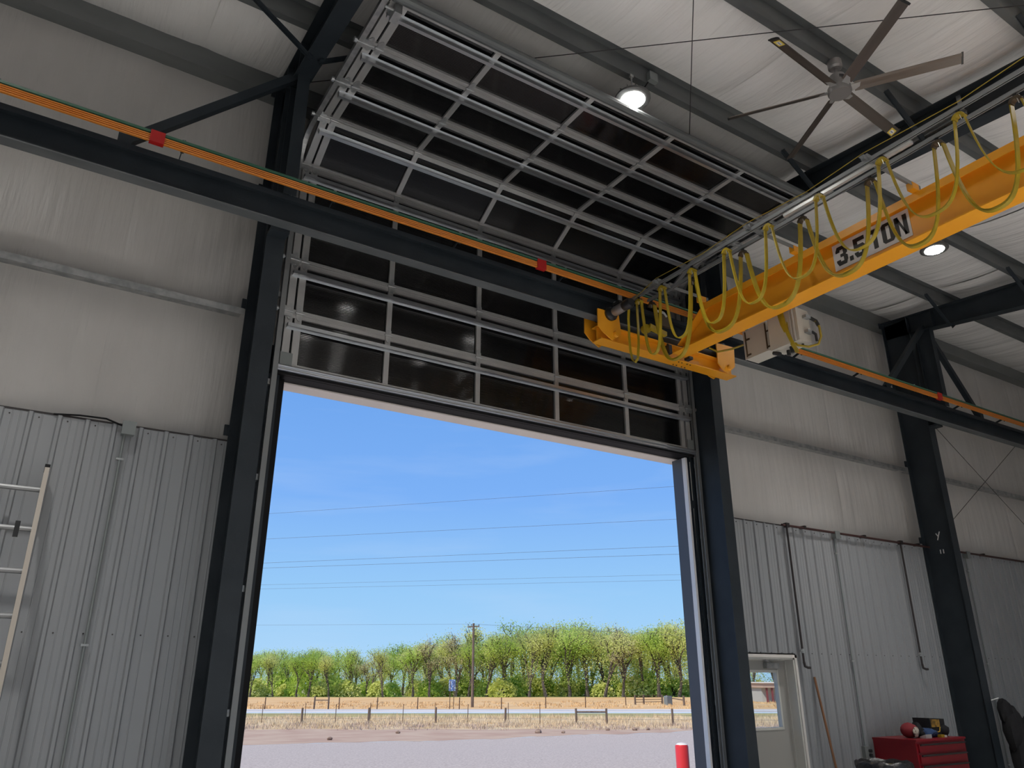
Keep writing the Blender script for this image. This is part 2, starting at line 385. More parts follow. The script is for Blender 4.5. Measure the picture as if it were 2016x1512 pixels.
# dark edge angle along the liner top, and liner screws
MB().box(XL, 1.33, YL - 0.004, YL + 0.03, LINER_TOP - 0.002, LINER_TOP + 0.012).box(6.86, XR, YL - 0.004, YL + 0.03, LINER_TOP - 0.002, LINER_TOP + 0.012).build('liner_edge_angle', M['pipe'], wall)
sm = MB()
for ribs, lo, hi in ((ribsL, -3, 1.3), (ribsR, 6.9, 14)):
    for r in ribs:
        if lo < r < hi:
            for z in (2.06, LINER_TOP - 0.035): sm.cyl((r + 0.055, YL - 0.006, z), (r + 0.055, YL + 0.001, z), 0.006, 6)
sm.build('screw_row', M['pipe'], wall, kind='stuff')

# ================================================================ primary frames
def frame(X, side, lab, braces=((-1.29, 1.25), True, True)):
    hw = 0.08
    c = thing('steel_column', (X, 6.22, 0), lab[0], 'column', 'steel frame columns')
    MB().box(X - hw, X + hw, 6.0, 6.012, 0.02, zp(6.0) - 0.30).build('inner_flange', M['steel'], c)
    MB().box(X - hw, X + hw, 6.438, 6.45, 0.02, zp(6.44)).build('outer_flange', M['steel'], c)
    MB().box(X - 0.004, X + 0.004, 6.012, 6.438, 0.02, zp(6.0) - 0.02).build('web', M['steel'], c)
    MB().box(X - 0.12, X + 0.12, 5.95, 6.455, 0, 0.02).build('base_plate', M['steel'], c)
    for z in (3.66, 4.84, 6.06, 7.2): MB().prism([(6.45, z), (6.45, z + 0.09), (6.47, z + 0.09), (6.47, z)], 'x', X - hw - 0.035, X + hw + 0.03).build('girt_clip', M['steel'], c)
    MB().box(X - hw, X + hw, 5.875, 6.0, 5.36, 5.39).box(X - 0.006, X + 0.006, 5.885, 6.0, 5.39, 5.62).build('runway_bracket', M['steel'], c)
    r = thing('rafter', (X, 6.0, zp(6.0) - 0.36), lab[1], 'rafter', 'steel roof rafters')
    y0, y1 = 6.45, YB
    dk = lambda y: 0.30 if y > 5.8 else 0.37
    MB().prism([(y0, zp(y0) - 0.002), (y1, zp(y1) - 0.002), (y1, zp(y1) - 0.37), (4.4, zp(4.4) - 0.37), (5.95, zp(5.95) - 0.29), (y0, zp(y0) - 0.29)], 'x', X - 0.004, X + 0.004).build('web', M['steel'], r)
    MB().prism([(y0, zp(y0) - 0.001), (y1, zp(y1) - 0.001), (y1, zp(y1) - 0.013), (y0, zp(y0) - 0.013)], 'x', X - hw, X + hw).build('top_flange', M['steel'], r)
    MB().prism([(6.0, zp(6.0) - 0.285), (4.4, zp(4.4) - 0.37), (y1, zp(y1) - 0.37), (y1, zp(y1) - 0.382), (4.4, zp(4.4) - 0.382), (6.0, zp(6.0) - 0.297)], 'x', X - hw, X + hw).build('bottom_flange', M['steel'], r)
    # knee stiffener plates
    for yy in (6.02, 5.62): MB().box(X - hw, X + hw, yy, yy + 0.01, zp(yy) - 0.30, zp(yy) - 0.014).build('stiffener', M['steel'], r)
    for y in PUR[:4]:
        for sg in (-1, 1):
            a = (X + sg * hw * 0.4, y, zp(y) - 0.36); b = (X + sg * 0.58, y, zp(y) + 0.03)
            MB().bar(a, b, 0.045, 0.006, up=(0, 1, 0)).bar((a[0], a[1] - 0.02, a[2]), (b[0], b[1] - 0.02, b[2]), 0.006, 0.045, up=(0, 1, 0)).build('flange_brace', M['steel'], r)
    # hanger post and sway braces that hold the crane runway
    p = thing('runway_post', (X, 5.82, 5.635), lab[2], 'post', 'posts above the crane runway')
    zt = zp(5.82) - 0.30
    MB().box(X - 0.055, X + 0.055, 5.70, 5.71, 5.635, zt).build('near_flange', M['steel'], p)
    MB().box(X - 0.055, X + 0.055, 5.93, 5.94, 5.635, zt).build('far_flange', M['steel'], p)
    MB().box(X - 0.004, X + 0.004, 5.71, 5.93, 5.635, zt).build('web', M['steel'], p)
    for dx in braces[0]:
        if dx is None: continue
        s = 1 if dx > 0 else -1
        MB().bar((X + s * 0.02, 5.82, zt + 0.05), (X + dx, 5.82, 5.70), 0.075, 0.075, up=(0, 1, 0)).build('sway_brace', M['steel'], p)
        MB().box(X + dx - 0.16, X + dx + 0.06, 5.79, 5.85, 5.635, 5.65).box(X + dx - 0.05, X + dx + 0.05, 5.776, 5.784, 5.645, 5.75).build('brace_shoe', M['steel'], p)
    return c
c1 = frame(FRAMES[0], 'l', ('dark steel column left of the big door opening', 'dark steel rafter above the left edge of the overhead door', 'short dark post on the crane beam left of the overhead door'), ((-1.29, None), 1, 1))
c2 = frame(FRAMES[1], 'm', ('dark steel column right of the big door opening', 'dark steel rafter running behind the festoon tracks', 'short dark post on the crane beam behind the yellow end truck'), ((None, None), 1, 1))
c3 = frame(FRAMES[2], 'r', ('dark steel column with white marks behind the red tool chest', 'dark steel rafter at the far right above the column', 'short dark post on the crane beam at the right-hand column'), ((-1.36, 1.15), 1, 1))
# paint-stick marks on the right column
X = FRAMES[2] - 0.0045
def cmark(y, z, pts, nm='paint_mark'):
    m = MB()
    for a, b in pts: m.bar((X, y - a[0], z + a[1]), (X, y - b[0], z + b[1]), 0.014, 0.003, up=(1, 0, 0))
    m.build(nm, M['sign_white'], c3, label='white paint mark')
cmark(6.26, 3.74, [((0.0, 0.05), (0.03, 0.0)), ((0.06, 0.07), (0.03, 0.0)), ((0.03, 0.0), (0.01, -0.05))])
cmark(6.24, 3.52, [((0.0, 0.03), (0.0, -0.03)), ((0.045, 0.03), (0.045, -0.03))])

# ================================================================ purlins, eave strut, girts
def zsec(y, z, t=0.006):   # Z purlin profile (y,z) standing 0.2 on its bottom flange
    return [(y + 0.065, z), (y, z), (y, z + 0.194), (y - 0.06, z + 0.194), (y - 0.06, z + 0.2), (y + t, z + 0.2), (y + t, z + t), (y + 0.065, z + t)]
plab = ['galvanised roof purlin, second from the door wall', 'galvanised purlin carrying the two lit lamps', 'galvanised purlin from which the ceiling fan hangs']
for i, y in enumerate(PUR):
    o = MB().prism(zsec(y, zp(y)), 'x', XL, XR).build('purlin', M['purlin'])
    tag(o, plab[i] if i < 3 else 'galvanised roof purlin overhead behind the ceiling fan', 'purlin', 'roof purlins')
e = MB().prism([(6.50, 7.27), (6.68, 7.27), (6.68, 7.276), (6.506, 7.276), (6.506, 7.49), (6.68, 7.49), (6.68, 7.496), (6.50, 7.496)], 'x', XL, XR).build('eave_strut', M['eave'])
tag(e, 'steel eave strut where the roof meets the door wall', 'beam')
def girt(x0, x1, z, lab):
    o = MB().prism([(YL, z - 0.06), (YL + 0.006, z - 0.06), (YL + 0.006, z - 0.006), (YV, z - 0.006), (YV, z), (YL, z)], 'x', x0, x1).build('wall_girt', M['galv'])
    tag(o, lab, 'girt', 'wall girts')
girt(XL, 1.31, 4.84, 'galvanised wall girt left of the big door above the ribbed liner')
girt(6.86, 11.40, 4.82, 'galvanised wall girt between the two right-hand columns')
girt(11.58, XR, 4.82, 'galvanised wall girt right of the far right column')

# rod bracing in the roof and on the far wall bay
def rod(a, b, lab, r=0.0045, nm='brace_rod'):
    o = MB().tube([a, b], r, 5).build(nm, M['wire']); tag(o, lab, 'rod')
rod((1.45, 6.071, 7.14), (6.70, 0.959, 6.714), 'thin brace rod crossing the roof in front of the fan')
rod((1.45, 0.766, 6.698), (6.70, 6.188, 7.15), 'thin near-vertical looking brace rod beside the left lamp')
rod((11.56, 6.3, 3.72), (15.2, 6.3, 5.95), 'thin brace rod rising to the right on the far right wall')
rod((11.56, 6.3, 5.95), (15.2, 6.3, 3.72), 'thin brace rod falling to the right on the far right wall')

# ================================================================ crane runway and conductor bars
rw = thing('crane_runway_beam', (5.0, 5.82, 5.39), 'long dark crane runway beam crossing in front of the overhead door', 'beam')
MB().box(XL, XR, 5.765, 5.875, 5.39, 5.402).build('bottom_flange', M['lighter'], rw)
MB().box(XL, XR, 5.816, 5.824, 5.402, 5.62).build('web', M['steel'], rw)
MB().box(XL, XR, 5.72, 5.92, 5.62, 5.635).box(XL, XR, 5.72, 5.727, 5.585, 5.62).build('top_flange', M['steel'], rw)
cb = thing('conductor_bar_system', (5.0, 5.60, 5.64), 'bundle of orange conductor bars with a green bar above the runway beam', 'conductor bars')
for i in range(4):
    z = 5.636 + 0.0172 * i
    MB().prism([(5.590, z), (5.610, z), (5.613, z + 0.005), (5.610, z + 0.010), (5.590, z + 0.010), (5.587, z + 0.005)], 'x', XL, XR).build('conductor_bar', M['orange'], cb, label='orange conductor bar')
MB().prism([(5.586, 5.707), (5.612, 5.707), (5.612, 5.728), (5.586, 5.728)], 'x', XL, XR).build('conductor_bar', M['green'], cb, label='green ground bar')
for k in range(-4, 12):
    x = 0.505 + 1.247 * k
    if 4.5 < x < 7: continue
    MB().bar((x, 5.615, 5.68), (x, 5.75, 5.64), 0.03, 0.006, up=(1, 0, 0)).box(x - 0.012, x + 0.012, 5.612, 5.62, 5.63, 5.735).build('hanger_bracket', M['steel'], cb)
    MB().cyl((x, 5.60, 5.722), (x, 5.60, 5.738), 0.009, 8).cyl((x, 5.60, 5.738), (x, 5.60, 5.742), 0.015, 6).build('clamp_bolt', M['galv'], cb)
for x in (0.314, 3.933, 11.10): MB().box(x - 0.052, x + 0.052, 5.576, 5.624, 5.628, 5.730).build('joint_cover', M['red_plastic'], cb, label='red joint cover')

# ================================================================ overhead door
DXL, DXR = 1.65, 6.68; SH = 0.5333; MUN = [2.655, 3.668, 4.668, 5.664]
door = thing('door_1', (4.165, 6.38, 4.34), 'raised sectional overhead door with smoked ribbed panes', None, kind='structure')
def section_meshes():
    cx = 4.165; f = MB(); T = 0.045
    f.box(DXL - cx, DXR - cx, 0, T, 0.0, 0.035); f.box(DXL - cx, DXR - cx, 0, T, SH - 0.049, SH - 0.002)
    f.box(DXL - cx, DXR - cx, -0.004, 0, 0.010, 0.018); f.box(DXL - cx, DXR - cx, -0.006, 0, SH - 0.014, SH - 0.004)
    for a, b in ((1.654, 1.720), (1.740, 1.804), (6.511, 6.569), (6.601, 6.672)): f.box(a - cx, b - cx, -0.002, T, 0.035, SH - 0.049)
    for m_ in MUN: f.box(m_ - 0.026 - cx, m_ + 0.026 - cx, -0.002, T, 0.035, SH - 0.049)
    pans = []
    e = [1.804] + [v for m_ in MUN for v in (m_ - 0.026, m_ + 0.026)] + [6.511]
    for i in range(0, len(e), 2): 
        z0_, z1_ = 0.035, SH - 0.049; nr = 29; prof = [(0.034, z0_)]
        for k in range(nr * 6 + 1): prof.append((0.0225 - 0.0004 * math.cos(2 * math.pi * k / 6), z0_ + (z1_ - z0_) * k / (nr * 6)))
        prof.append((0.034, z1_)); n_ = len(prof); pm_ = MB()
        pm_.add([(xx, p[0], p[1]) for xx in (e[i] - cx, e[i + 1] - cx) for p in prof], [(k, k + 1, n_ + k + 1, n_ + k) for k in range(n_ - 1)] + [(n_ - 1, 0, n_, 2 * n_ - 1)])
        me_ = pm_.mesh('pane')
        for pl in me_.polygons: pl.use_smooth = True
        try: me_.set_sharp_from_angle(angle=R(45))
        except Exception: pass
        pans.append(me_)
    slot = MB().box(1.720 - cx, 1.740 - cx, 0.026, 0.03, 0.035, SH - 0.049).box(6.569 - cx, 6.601 - cx, 0.026, 0.03, 0.035, SH - 0.049).mesh('stile_gap_cover')
    st = MB(); z = 0.392
    st.prism([(-0.058, z - 0.017), (-0.058, z + 0.017), (-0.003, z + 0.017), (-0.003, z + 0.030), (-0.001, z + 0.030), (-0.001, z + 0.015), (-0.056, z + 0.015), (-0.056, z - 0.015), (-0.001, z - 0.015), (-0.001, z - 0.030), (-0.003, z - 0.030), (-0.003, z - 0.017)], 'x', DXL + 0.02 - cx, DXR - 0.02 - cx)
    stm = st.mesh('truss_strut')
    h = MB()   # hinge across the joint at the section top
    h.prism([(-0.028, 0.0), (0.028, 0.0), (0.028, -0.045), (0.008, -0.075), (-0.008, -0.075), (-0.028, -0.045)], 'y', -0.010, -0.004)
    h.prism([(-0.028, 0.0), (0.028, 0.0), (0.028, 0.05), (0.008, 0.085), (-0.008, 0.085), (-0.028, 0.05)], 'y', -0.010, -0.004)
    h.cyl((-0.04, -0.014, 0.0), (0.04, -0.014, 0.0), 0.009, 8)
    return f.mesh('door_section'), pans, slot, stm, h.mesh('hinge')
_sec, _pans, _slot, _strut, _hinge = section_meshes()
for me_, k_ in ((_sec, 'alu'), (_slot, 'black'), (_strut, 'strut'), (_hinge, 'galv')): me_.materials.append(M[k_])
for me_ in _pans: me_.materials.append(M['pane'])
secs = [((6.38, 4.341 + SH * i), 0.0) for i in range(4)]
yz5 = (6.38, 4.341 + SH * 4); ang5 = R(61)
secs.append((yz5, ang5))
py, pz = yz5[0] - SH * math.sin(ang5), yz5[1] + SH * math.cos(ang5)
for i in range(3): secs.append(((py - SH * i, pz), R(90)))
SECO = []
for i, ((y, z), a) in enumerate(secs):
    s = bpy.data.objects.new('door_section', _sec); C.objects.link(s); s.parent = door
    s.location = (0, y - 6.38, z - 4.34); s.rotation_euler = (a, 0, 0); SECO.append(s)
    def sub(nm, me):
        o = bpy.data.objects.new(nm, me); C.objects.link(o); o.parent = s; return o
    for pm in _pans: sub('pane', pm)
    sub('stile_gap_cover', _slot); sub('truss_strut', _strut)
    if i < 7:
        for hx in (1.687, 1.775, *MUN, 6.54, 6.636):
            o = sub('hinge', _hinge); o.location = (hx - 4.165, 0, SH)
# bottom rail, astragal and corner plates
def doorpart(nm, mb, m, par): 
    me = mb.mesh(nm, (4.165, 6.38, 4.341)); me.materials.append(m); o = bpy.data.objects.new(nm, me); C.objects.link(o); o.parent = par; return o
b0 = SECO[0]
doorpart('bottom_rail', MB().cyl((1.60, 6.362, 4.338), (6.735, 6.362, 4.338), 0.013, 10).cyl((1.60, 6.366, 4.306), (6.735, 6.366, 4.306), 0.010, 10).box(1.60, 6.735, 6.366, 6.42, 4.296, 4.345), M['strut'], b0)
doorpart('bottom_seal', MB().box(1.62, 6.71, 6.385, 6.415, 4.272, 4.297), M['black'], b0)
for a, b in ((1.645, 1.755), (6.60, 6.70)): doorpart('corner_plate', MB().box(a, b, 6.370, 6.377, 4.355, 4.475), M['box_grey'], b0)
top = SECO[7]
me = MB().cyl((DXL - 4.165, -0.02, SH + 0.045), (DXR - 4.165, -0.02, SH + 0.045), 0.042, 12).box(DXL - 4.165, DXR - 4.165, -0.015, 0.045, SH - 0.01, SH + 0.04).mesh('top_seal_bar'); me.materials.append(M['purlin'])
o = bpy.data.objects.new('top_seal_bar', me); C.objects.link(o); o.parent = top
me = MB().box(-0.03, 0.03, -0.10, -0.004, SH - 0.14, SH - 0.02).cyl((-0.10, -0.05, SH - 0.06), (0.02, -0.05, SH - 0.06), 0.012, 8).mesh('top_roller_bracket'); me.materials.append(M['galv'])
for xx in (1.72, 6.61): o = bpy.data.objects.new('top_roller_bracket', me); C.objects.link(o); o.parent = top; o.location = (xx - 4.165, 0, 0)
# end roller carriers
me = MB().cyl((-0.09, -0.02, 0), (0.05, -0.02, 0), 0.008, 8).cyl((-0.10, -0.02, 0), (-0.075, -0.02, 0), 0.024, 10).box(-0.03, 0.04, -0.02, -0.003, -0.05, 0.05).mesh('roller_carrier'); me.materials.append(M['galv'])
for i in range(7):
    for xx, sx in ((1.65, 1), (6.68, -1)):
        o = bpy.data.objects.new('roller_carrier', me); C.objects.link(o); o.parent = SECO[i]; o.location = (xx - 4.165, 0, SH); o.scale = (sx, 1, 1)

def track(x, sx, lab):
    t = thing('door_track', (x, 6.40, 0), lab, 'door track', 'overhead door tracks')
    prof = [(0, -0.026), (0.045 * sx, -0.026), (0.045 * sx, -0.021), (0.005 * sx, -0.021), (0.005 * sx, 0.021), (0.045 * sx, 0.021), (0.045 * sx, 0.026), (0, 0.026)]
    if sx < 0: prof = prof[::-1]
    y0 = 6.365; rr = 0.34; zt = 6.735
    MB().sweep(prof, [(x, y0, 0, -1, 0), (x, y0, zt - rr, -1, 0)]).build('vertical_track', M['rail'], t)
    path = []
    for k in range(11):
        a = R(90) * k / 10; path.append((x, y0 - rr + rr * math.cos(a), zt - rr + rr * math.sin(a), -math.cos(a), -math.sin(a)))
    MB().sweep(prof, path).build('curved_track', M['galv'], t)
    MB().sweep(prof, [(x, y0 - rr, zt, 0, -1), (x, 2.6, zt, 0, -1)]).build('horizontal_track', M['galv'], t)
    MB().prism([(x, 6.45), (x - sx * 0.075, 6.45), (x - sx * 0.075, 6.455), (x - sx * 0.006, 6.455), (x - sx * 0.006, 6.50), (x, 6.50)] if sx > 0 else [(x, 6.45), (x, 6.50), (x - sx * 0.006, 6.50), (x - sx * 0.006, 6.455), (x - sx * 0.075, 6.455), (x - sx * 0.075, 6.45)], 'z', 0, 6.4).build('jamb_angle', M['purlin'], t)
    for z in (0.6, 1.5, 2.4, 3.3, 4.15, 5.0, 5.9): MB().box(min(x, x - sx * 0.05), max(x, x - sx * 0.05), 6.375, 6.452, z, z + 0.05).build('track_bracket', M['galv'], t)
    MB().box(x - 0.003, x + 0.003, 2.62, 2.66, zt, zp(2.64) - 0.01).build('drop_hanger', M['galv'], t)
    return t
track(1.585, 1, 'galvanised curved door track on the left side of the overhead door')
track(6.745, -1, 'galvanised curved door track on the right side of the overhead door')

# opening trims
def trim(n, mb, m): return tag(mb.build('trim_%d' % n, m), kind='structure')
trim(1, MB().box(1.60, OX1 + 0.12, YV - 0.055, YV + 0.13, OZ, OZ + 0.02).box(1.6, OX1 + 0.12, YV + 0.092, YV + 0.13, OZ + 0.02, OZ + 0.16), M['trim_beige'])
trim(2, MB().box(OX1, OX1 + 0.012, 6.515, YV + 0.02, 0, OZ).box(OX1 + 0.15, OX1 + 0.25, YV + 0.092, YV + 0.13, 0, OZ), M['trim_grey'])
trim(3, MB().box(OX1, OX1 + 0.03, 6.456, 6.515, 0, OZ), M['seal'])
trim(4, MB().box(OX0 - 0.012, OX0, 6.515, YV + 0.13, 0, OZ).box(OX0 - 0.12, OX0 - 0.012, YV + 0.092, YV + 0.13, 0, OZ), M['trim_grey'])
trim(5, MB().box(OX0 - 0.058, OX0 - 0.002, 6.505, 6.515, 0, OZ), M['black'])
trim(6, MB().box(1.5, 6.85, 6.45, YV - 0.055, OZ + 0.012, OZ + 0.03).box(1.5, 6.85, 6.45, 6.46, OZ + 0.03, OZ + 0.28), M['black'])  # header underside coloured black for the shade under the door head
trim(7, MB().box(OX1 + 0.06, 6.69, 6.46, 6.62, 0, OZ + 0.2).box(1.475, OX0 - 0.06, 6.46, 6.62, 0, OZ + 0.2), M['steel'])

# ================================================================ personnel door
pd = thing('door_2', (7.70, 6.60, 0), 'grey personnel door with a tall glass lite', None, kind='structure')
LX0, LX1, LZ0, LZ1 = 7.50, 8.0, 1.235, 1.848; a0, a1 = DX0 + 0.055, 8.148
lf = MB()
for b in ((a0, LX0, 0.01, 1.98), (LX1, a1, 0.01, 1.98), (LX0, LX1, 0.01, LZ0), (LX0, LX1, LZ1, 1.98)): lf.box(b[0], b[1], 6.60, 6.64, b[2], b[3])
leaf = lf.build('door_leaf', M['door_paint'], pd)
MB().box(LX0, LX1, 6.618, 6.624, LZ0, LZ1).build('pane', M['glass'], leaf)
g = MB()
for b in ((LX0 - 0.02, LX0 + 0.008, LZ0 - 0.02, LZ1 + 0.02), (LX1 - 0.008, LX1 + 0.02, LZ0 - 0.02, LZ1 + 0.02), (LX0, LX1, LZ0 - 0.02, LZ0 + 0.008), (LX0, LX1, LZ1 - 0.008, LZ1 + 0.02)): g.box(b[0], b[1], 6.592, 6.648, b[2], b[3])
g.build('lite_frame', M['frame_paint'], leaf)
fr = MB()
fr.box(DX1 - 0.022, DX1, 6.46, YV + 0.09, 0, DZ).box(DX0, DX0 + 0.05, 6.46, YV + 0.09, 0, DZ).box(DX0, DX1, 6.46, YV + 0.09, DZ - 0.02, DZ)
fr.box(DX1 - 0.03, DX1 - 0.022, 6.575, 6.60, 0, DZ - 0.02).box(DX0, DX1, 6.575, 6.60, DZ - 0.03, DZ - 0.02)
fr.build('door_frame', M['frame_paint'], pd)
MB().box(DX1, DX1 + 0.035, 6.445, 6.462, 0, DZ + 0.035).box(DX0 - 0.035, DX1 + 0.035, 6.445, 6.462, DZ, DZ + 0.035).build('door_casing', M['white_paint'], pd)
cl = MB().box(7.78, 8.0, 6.545, 6.60, 1.885, 1.945).build('door_closer', M['galv'], pd)
MB().bar((7.84, 6.55, 1.95), (7.66, 6.46, 1.975), 0.02, 0.008).bar((7.66, 6.46, 1.975), (7.98, 6.52, 1.98), 0.02, 0.008).build('closer_arm', M['galv'], cl)
MB().cyl((7.36, 6.60, 1.03), (7.36, 6.55, 1.03), 0.022, 10).bar((7.36, 6.55, 1.03), (7.47, 6.55, 1.03), 0.018, 0.018).build('door_handle', M['galv'], leaf)

# ================================================================ overhead crane
cr = thing('overhead_crane', (5.86, 5.70, 5.135), 'yellow overhead bridge crane marked 3.5 TON', 'crane')
GX = 5.86; YE = 5.67; YF = YB + 0.5
MB().box(GX - 0.105, GX + 0.105, YF, YE, 5.155, 5.168).build('bottom_flange', M['yellow'], cr)
MB().prism([(YE, 5.168), (YE, 5.21), (YE - 0.10, 5.22), (5.16, 5.545), (YF, 5.545), (YF, 5.168)], 'x', GX - 0.005, GX + 0.005).build('web', M['yellow'], cr)
MB().box(GX - 0.10, GX + 0.10, YF, 5.16, 5.545, 5.557).box(GX - 0.10, GX - 0.093, YF, 5.16, 5.485, 5.545).box(GX + 0.093, GX + 0.10, YF, 5.16, 5.485, 5.545).build('top_flange', M['yellow'], cr)
MB().prism([(YE - 0.08, 5.225), (5.16, 5.557), (5.155, 5.55), (YE - 0.09, 5.218)], 'x', GX - 0.10, GX + 0.10).build('cope_plate', M['yellow'], cr)
# end truck
et = MB().box(4.80, 6.86, 5.743, 5.897, 5.135, 5.147).box(4.80, 6.86, 5.815, 5.825, 5.147, 5.30).box(4.80, 6.86, 5.743, 5.897, 5.30, 5.31).build('end_truck', M['yellow'], cr)
for y0_, lab in ((5.70, 'near'), (5.928, 'far')):
    MB().prism([(4.735, 5.452), (5.022, 5.460), (5.046, 5.222), (4.923, 5.125), (4.80, 5.19), (4.729, 5.258)], 'y', y0_, y0_ + 0.014).build('wheel_plate', M['yellow'], et)
    MB().prism([(6.520, 5.480), (6.822, 5.490), (6.801, 5.234), (6.679, 5.130), (6.600, 5.15), (6.515, 5.224)], 'y', y0_, y0_ + 0.014).build('wheel_plate', M['yellow'], et)
for xw in (4.89, 6.67):
    for s_ in (-1, 1):
        MB().cyl((xw, 5.82 + s_ * 0.02, 5.462), (xw, 5.82 + s_ * 0.10, 5.462), 0.055, 16).build('wheel', M['black_plastic'], et)
    hx = xw + (0.075 if xw < 5 else 0.02)
    MB().cyl((hx, 5.70, 5.20), (hx, 5.668, 5.20), 0.035, 14, 0.028).cyl((hx, 5.67, 5.20), (hx, 5.664, 5.20), 0.018, 8).build('axle_boss', M['yellow'], et)
for (bx, bz) in ((5.95, 0.0), (6.0, 0.0), (6.08, 0.0), (6.13, 0.0)):
    for by in (5.775, 5.865): MB().cyl((bx, by, 5.135), (bx, by, 5.128), 0.009, 6).build('bolt', M['dark_hinge'], et)
MB().box(5.70, 5.745, 5.66, 5.74, 5.145, 5.25).cyl((5.722, 5.70, 5.25), (5.722, 5.70, 5.275), 0.012, 8).build('limit_switch', M['black_plastic'], et)
MB().box(6.00, 6.06, 5.655, 5.735, 5.145, 5.175).build('clamp_block', M['black_plastic'], et)
# gear motor
gm = MB().lathe([(0.075, 0.0), (0.078, 0.03), (0.062, 0.05), (0.058, 0.07)], (4.90, 5.70, 5.42), 18, 'y').build('drive_gearbox', M['black_plastic'], et, True)
MB().lathe([(0.045, 0.07), (0.052, 0.09), (0.052, 0.20), (0.048, 0.23)], (4.90, 5.70, 5.42), 14, 'y').build('drive_motor', M['fan_metal'], et, True)
MB().lathe([(0.048, 0.23), (0.056, 0.25), (0.056, 0.32), (0.045, 0.35)], (4.90, 5.70, 5.42), 14, 'y').build('motor_fan_cover', M['black_plastic'], et, True)
MB().box(4.86, 4.94, 5.50, 5.60, 5.47, 5.50).build('motor_terminal_box', M['black_plastic'], et)
MB().cyl((4.90, 5.61, 5.475), (4.90, 5.61, 5.53), 0.016, 8).cyl((4.90, 5.54, 5.50), (4.90, 5.54, 5.54), 0.013, 8).build('cable_gland', M['galv'], et)
# yellowish collector arm gear behind the festoon
MB().bar((5.36, 5.60, 5.36), (5.62, 5.62, 5.33), 0.05, 0.05).cyl((5.34, 5.66, 5.33), (5.34, 5.60, 5.33), 0.05, 14).build('collector_arm', M['cable'], et)
MB().box(5.52, 5.70, 5.60, 5.63, 5.42, 5.56).box(5.50, 5.62, 5.60, 5.606, 5.565, 5.60).build('collector_bracket', M['dark_hinge'], et)
MB().bar((5.46, 5.60, 5.58), (5.60, 5.60, 5.585), 0.03, 0.006, up=(0, 1, 0)).bar((5.60, 5.60, 5.585), (5.64, 5.60, 5.545), 0.03, 0.006, up=(0, 1, 0)).build('collector_plate', M['bright'], et)
# festoon rails on arms
RX = (5.11, 5.28); RZ = 5.60
for x in RX:
    MB().prism([(x - 0.015, RZ + 0.016), (x + 0.015, RZ + 0.016), (x + 0.015, RZ - 0.016), (x + 0.006, RZ - 0.016), (x + 0.006, RZ - 0.013), (x + 0.012, RZ - 0.013), (x + 0.012, RZ + 0.013), (x - 0.012, RZ + 0.013), (x - 0.012, RZ - 0.013), (x - 0.006, RZ - 0.013), (x - 0.006, RZ - 0.016), (x - 0.015, RZ - 0.016)], 'y', YF, 5.56 if x < 5.2 else 5.50).build('festoon_rail', M['rail'], cr, label='galvanised festoon rail')
for y in (5.157, 3.938, 2.747, 1.5, 0.2, -1.1, -2.4):
    MB().box(5.04, GX - 0.04, y - 0.022, y + 0.022, RZ + 0.022, RZ + 0.028).box(5.04, GX - 0.04, y - 0.022, y - 0.018, RZ - 0.01, RZ + 0.022).build('rail_arm', M['rail'], cr)
    MB().box(GX - 0.17, GX - 0.08, y - 0.028, y + 0.028, 5.56, RZ + 0.022).build('arm_shoe', M['yellow'], cr)
    for x in RX: MB().box(x - 0.03, x + 0.03, y - 0.03, y + 0.03, RZ + 0.018, RZ + 0.05).build('rail_clamp', M['rail'], cr)
MB().tube([(5.085, 5.50, RZ - 0.02), (5.08, 5.157, RZ + 0.06), (5.08, 4.5, RZ + 0.028), (5.08, 3.94, RZ + 0.07), (5.08, 3.3, RZ + 0.028), (5.08, 2.747, RZ + 0.07), (5.08, 2.0, RZ + 0.028), (5.08, 1.5, RZ + 0.07), (5.08, -2, RZ + 0.03)], 0.0035, 5).build('rail_top_cable', M['cable'], cr)
MB().box(5.18, 5.21, 2.42, 3.62, RZ - 0.005, RZ + 0.022).build('rail_splice_channel', M['bright'], cr)
# capacity sign with block lettering
sg = MB().box(GX - 0.010, GX - 0.0052, 2.883, 3.628, 5.246, 5.510).build('capacity_sign', M['sign_white'], cr, label='white plate reading 3.5 TON')
def letter(polys, y0, w_, z0, h_):
    m = MB()
    for pl in polys:   # convex pieces in unit square, u to the right (towards -y)
        m.prism([(y0 - u * w_, z0 + v * h_) for u, v in pl], 'x', GX - 0.0125, GX - 0.0098)
    return m
def rect(a, b, c, d): return [(a, b), (c, b), (c, d), (a, d)]
ch = 0.16; t = 0.355; th = 0.20
L3 = [[(ch, 0), (1 - ch, 0), (1 - ch * .2, th), (0, th)], [(0, th), (t, th), (t, .30), (0, .30)], [(1 - t, th), (1, th * .9), (1, .42), (1 - ch, .5), (1 - t, .5)], [(.38, .42), (1 - t + .02, .42), (1 - t + .02, .58), (.38, .58)],
      [(1 - t, .5), (1 - ch, .5), (1, .58), (1, 1 - th * .9), (1 - t, 1 - th)], [(0, 1 - th), (1 - ch * .2, 1 - th), (1 - ch, 1), (ch, 1)], [(0, .70), (t, .70), (t, 1 - th), (0, 1 - th)]]
L5 = [[(ch, 0), (1 - ch, 0), (1, th), (0, th)], rect(0, th, t, .28), [(1 - t, th), (1, th), (1, .52), (1 - t, .50)], [(0, .46), (1, .50), (1 - ch, .64), (0, .64)], rect(0, .64, t, 1 - th), rect(0, 1 - th, 1, 1)]
LT = [rect(0, 1 - th, 1, 1), rect(.5 - t / 1.9, 0, .5 + t / 1.9, 1 - th)]
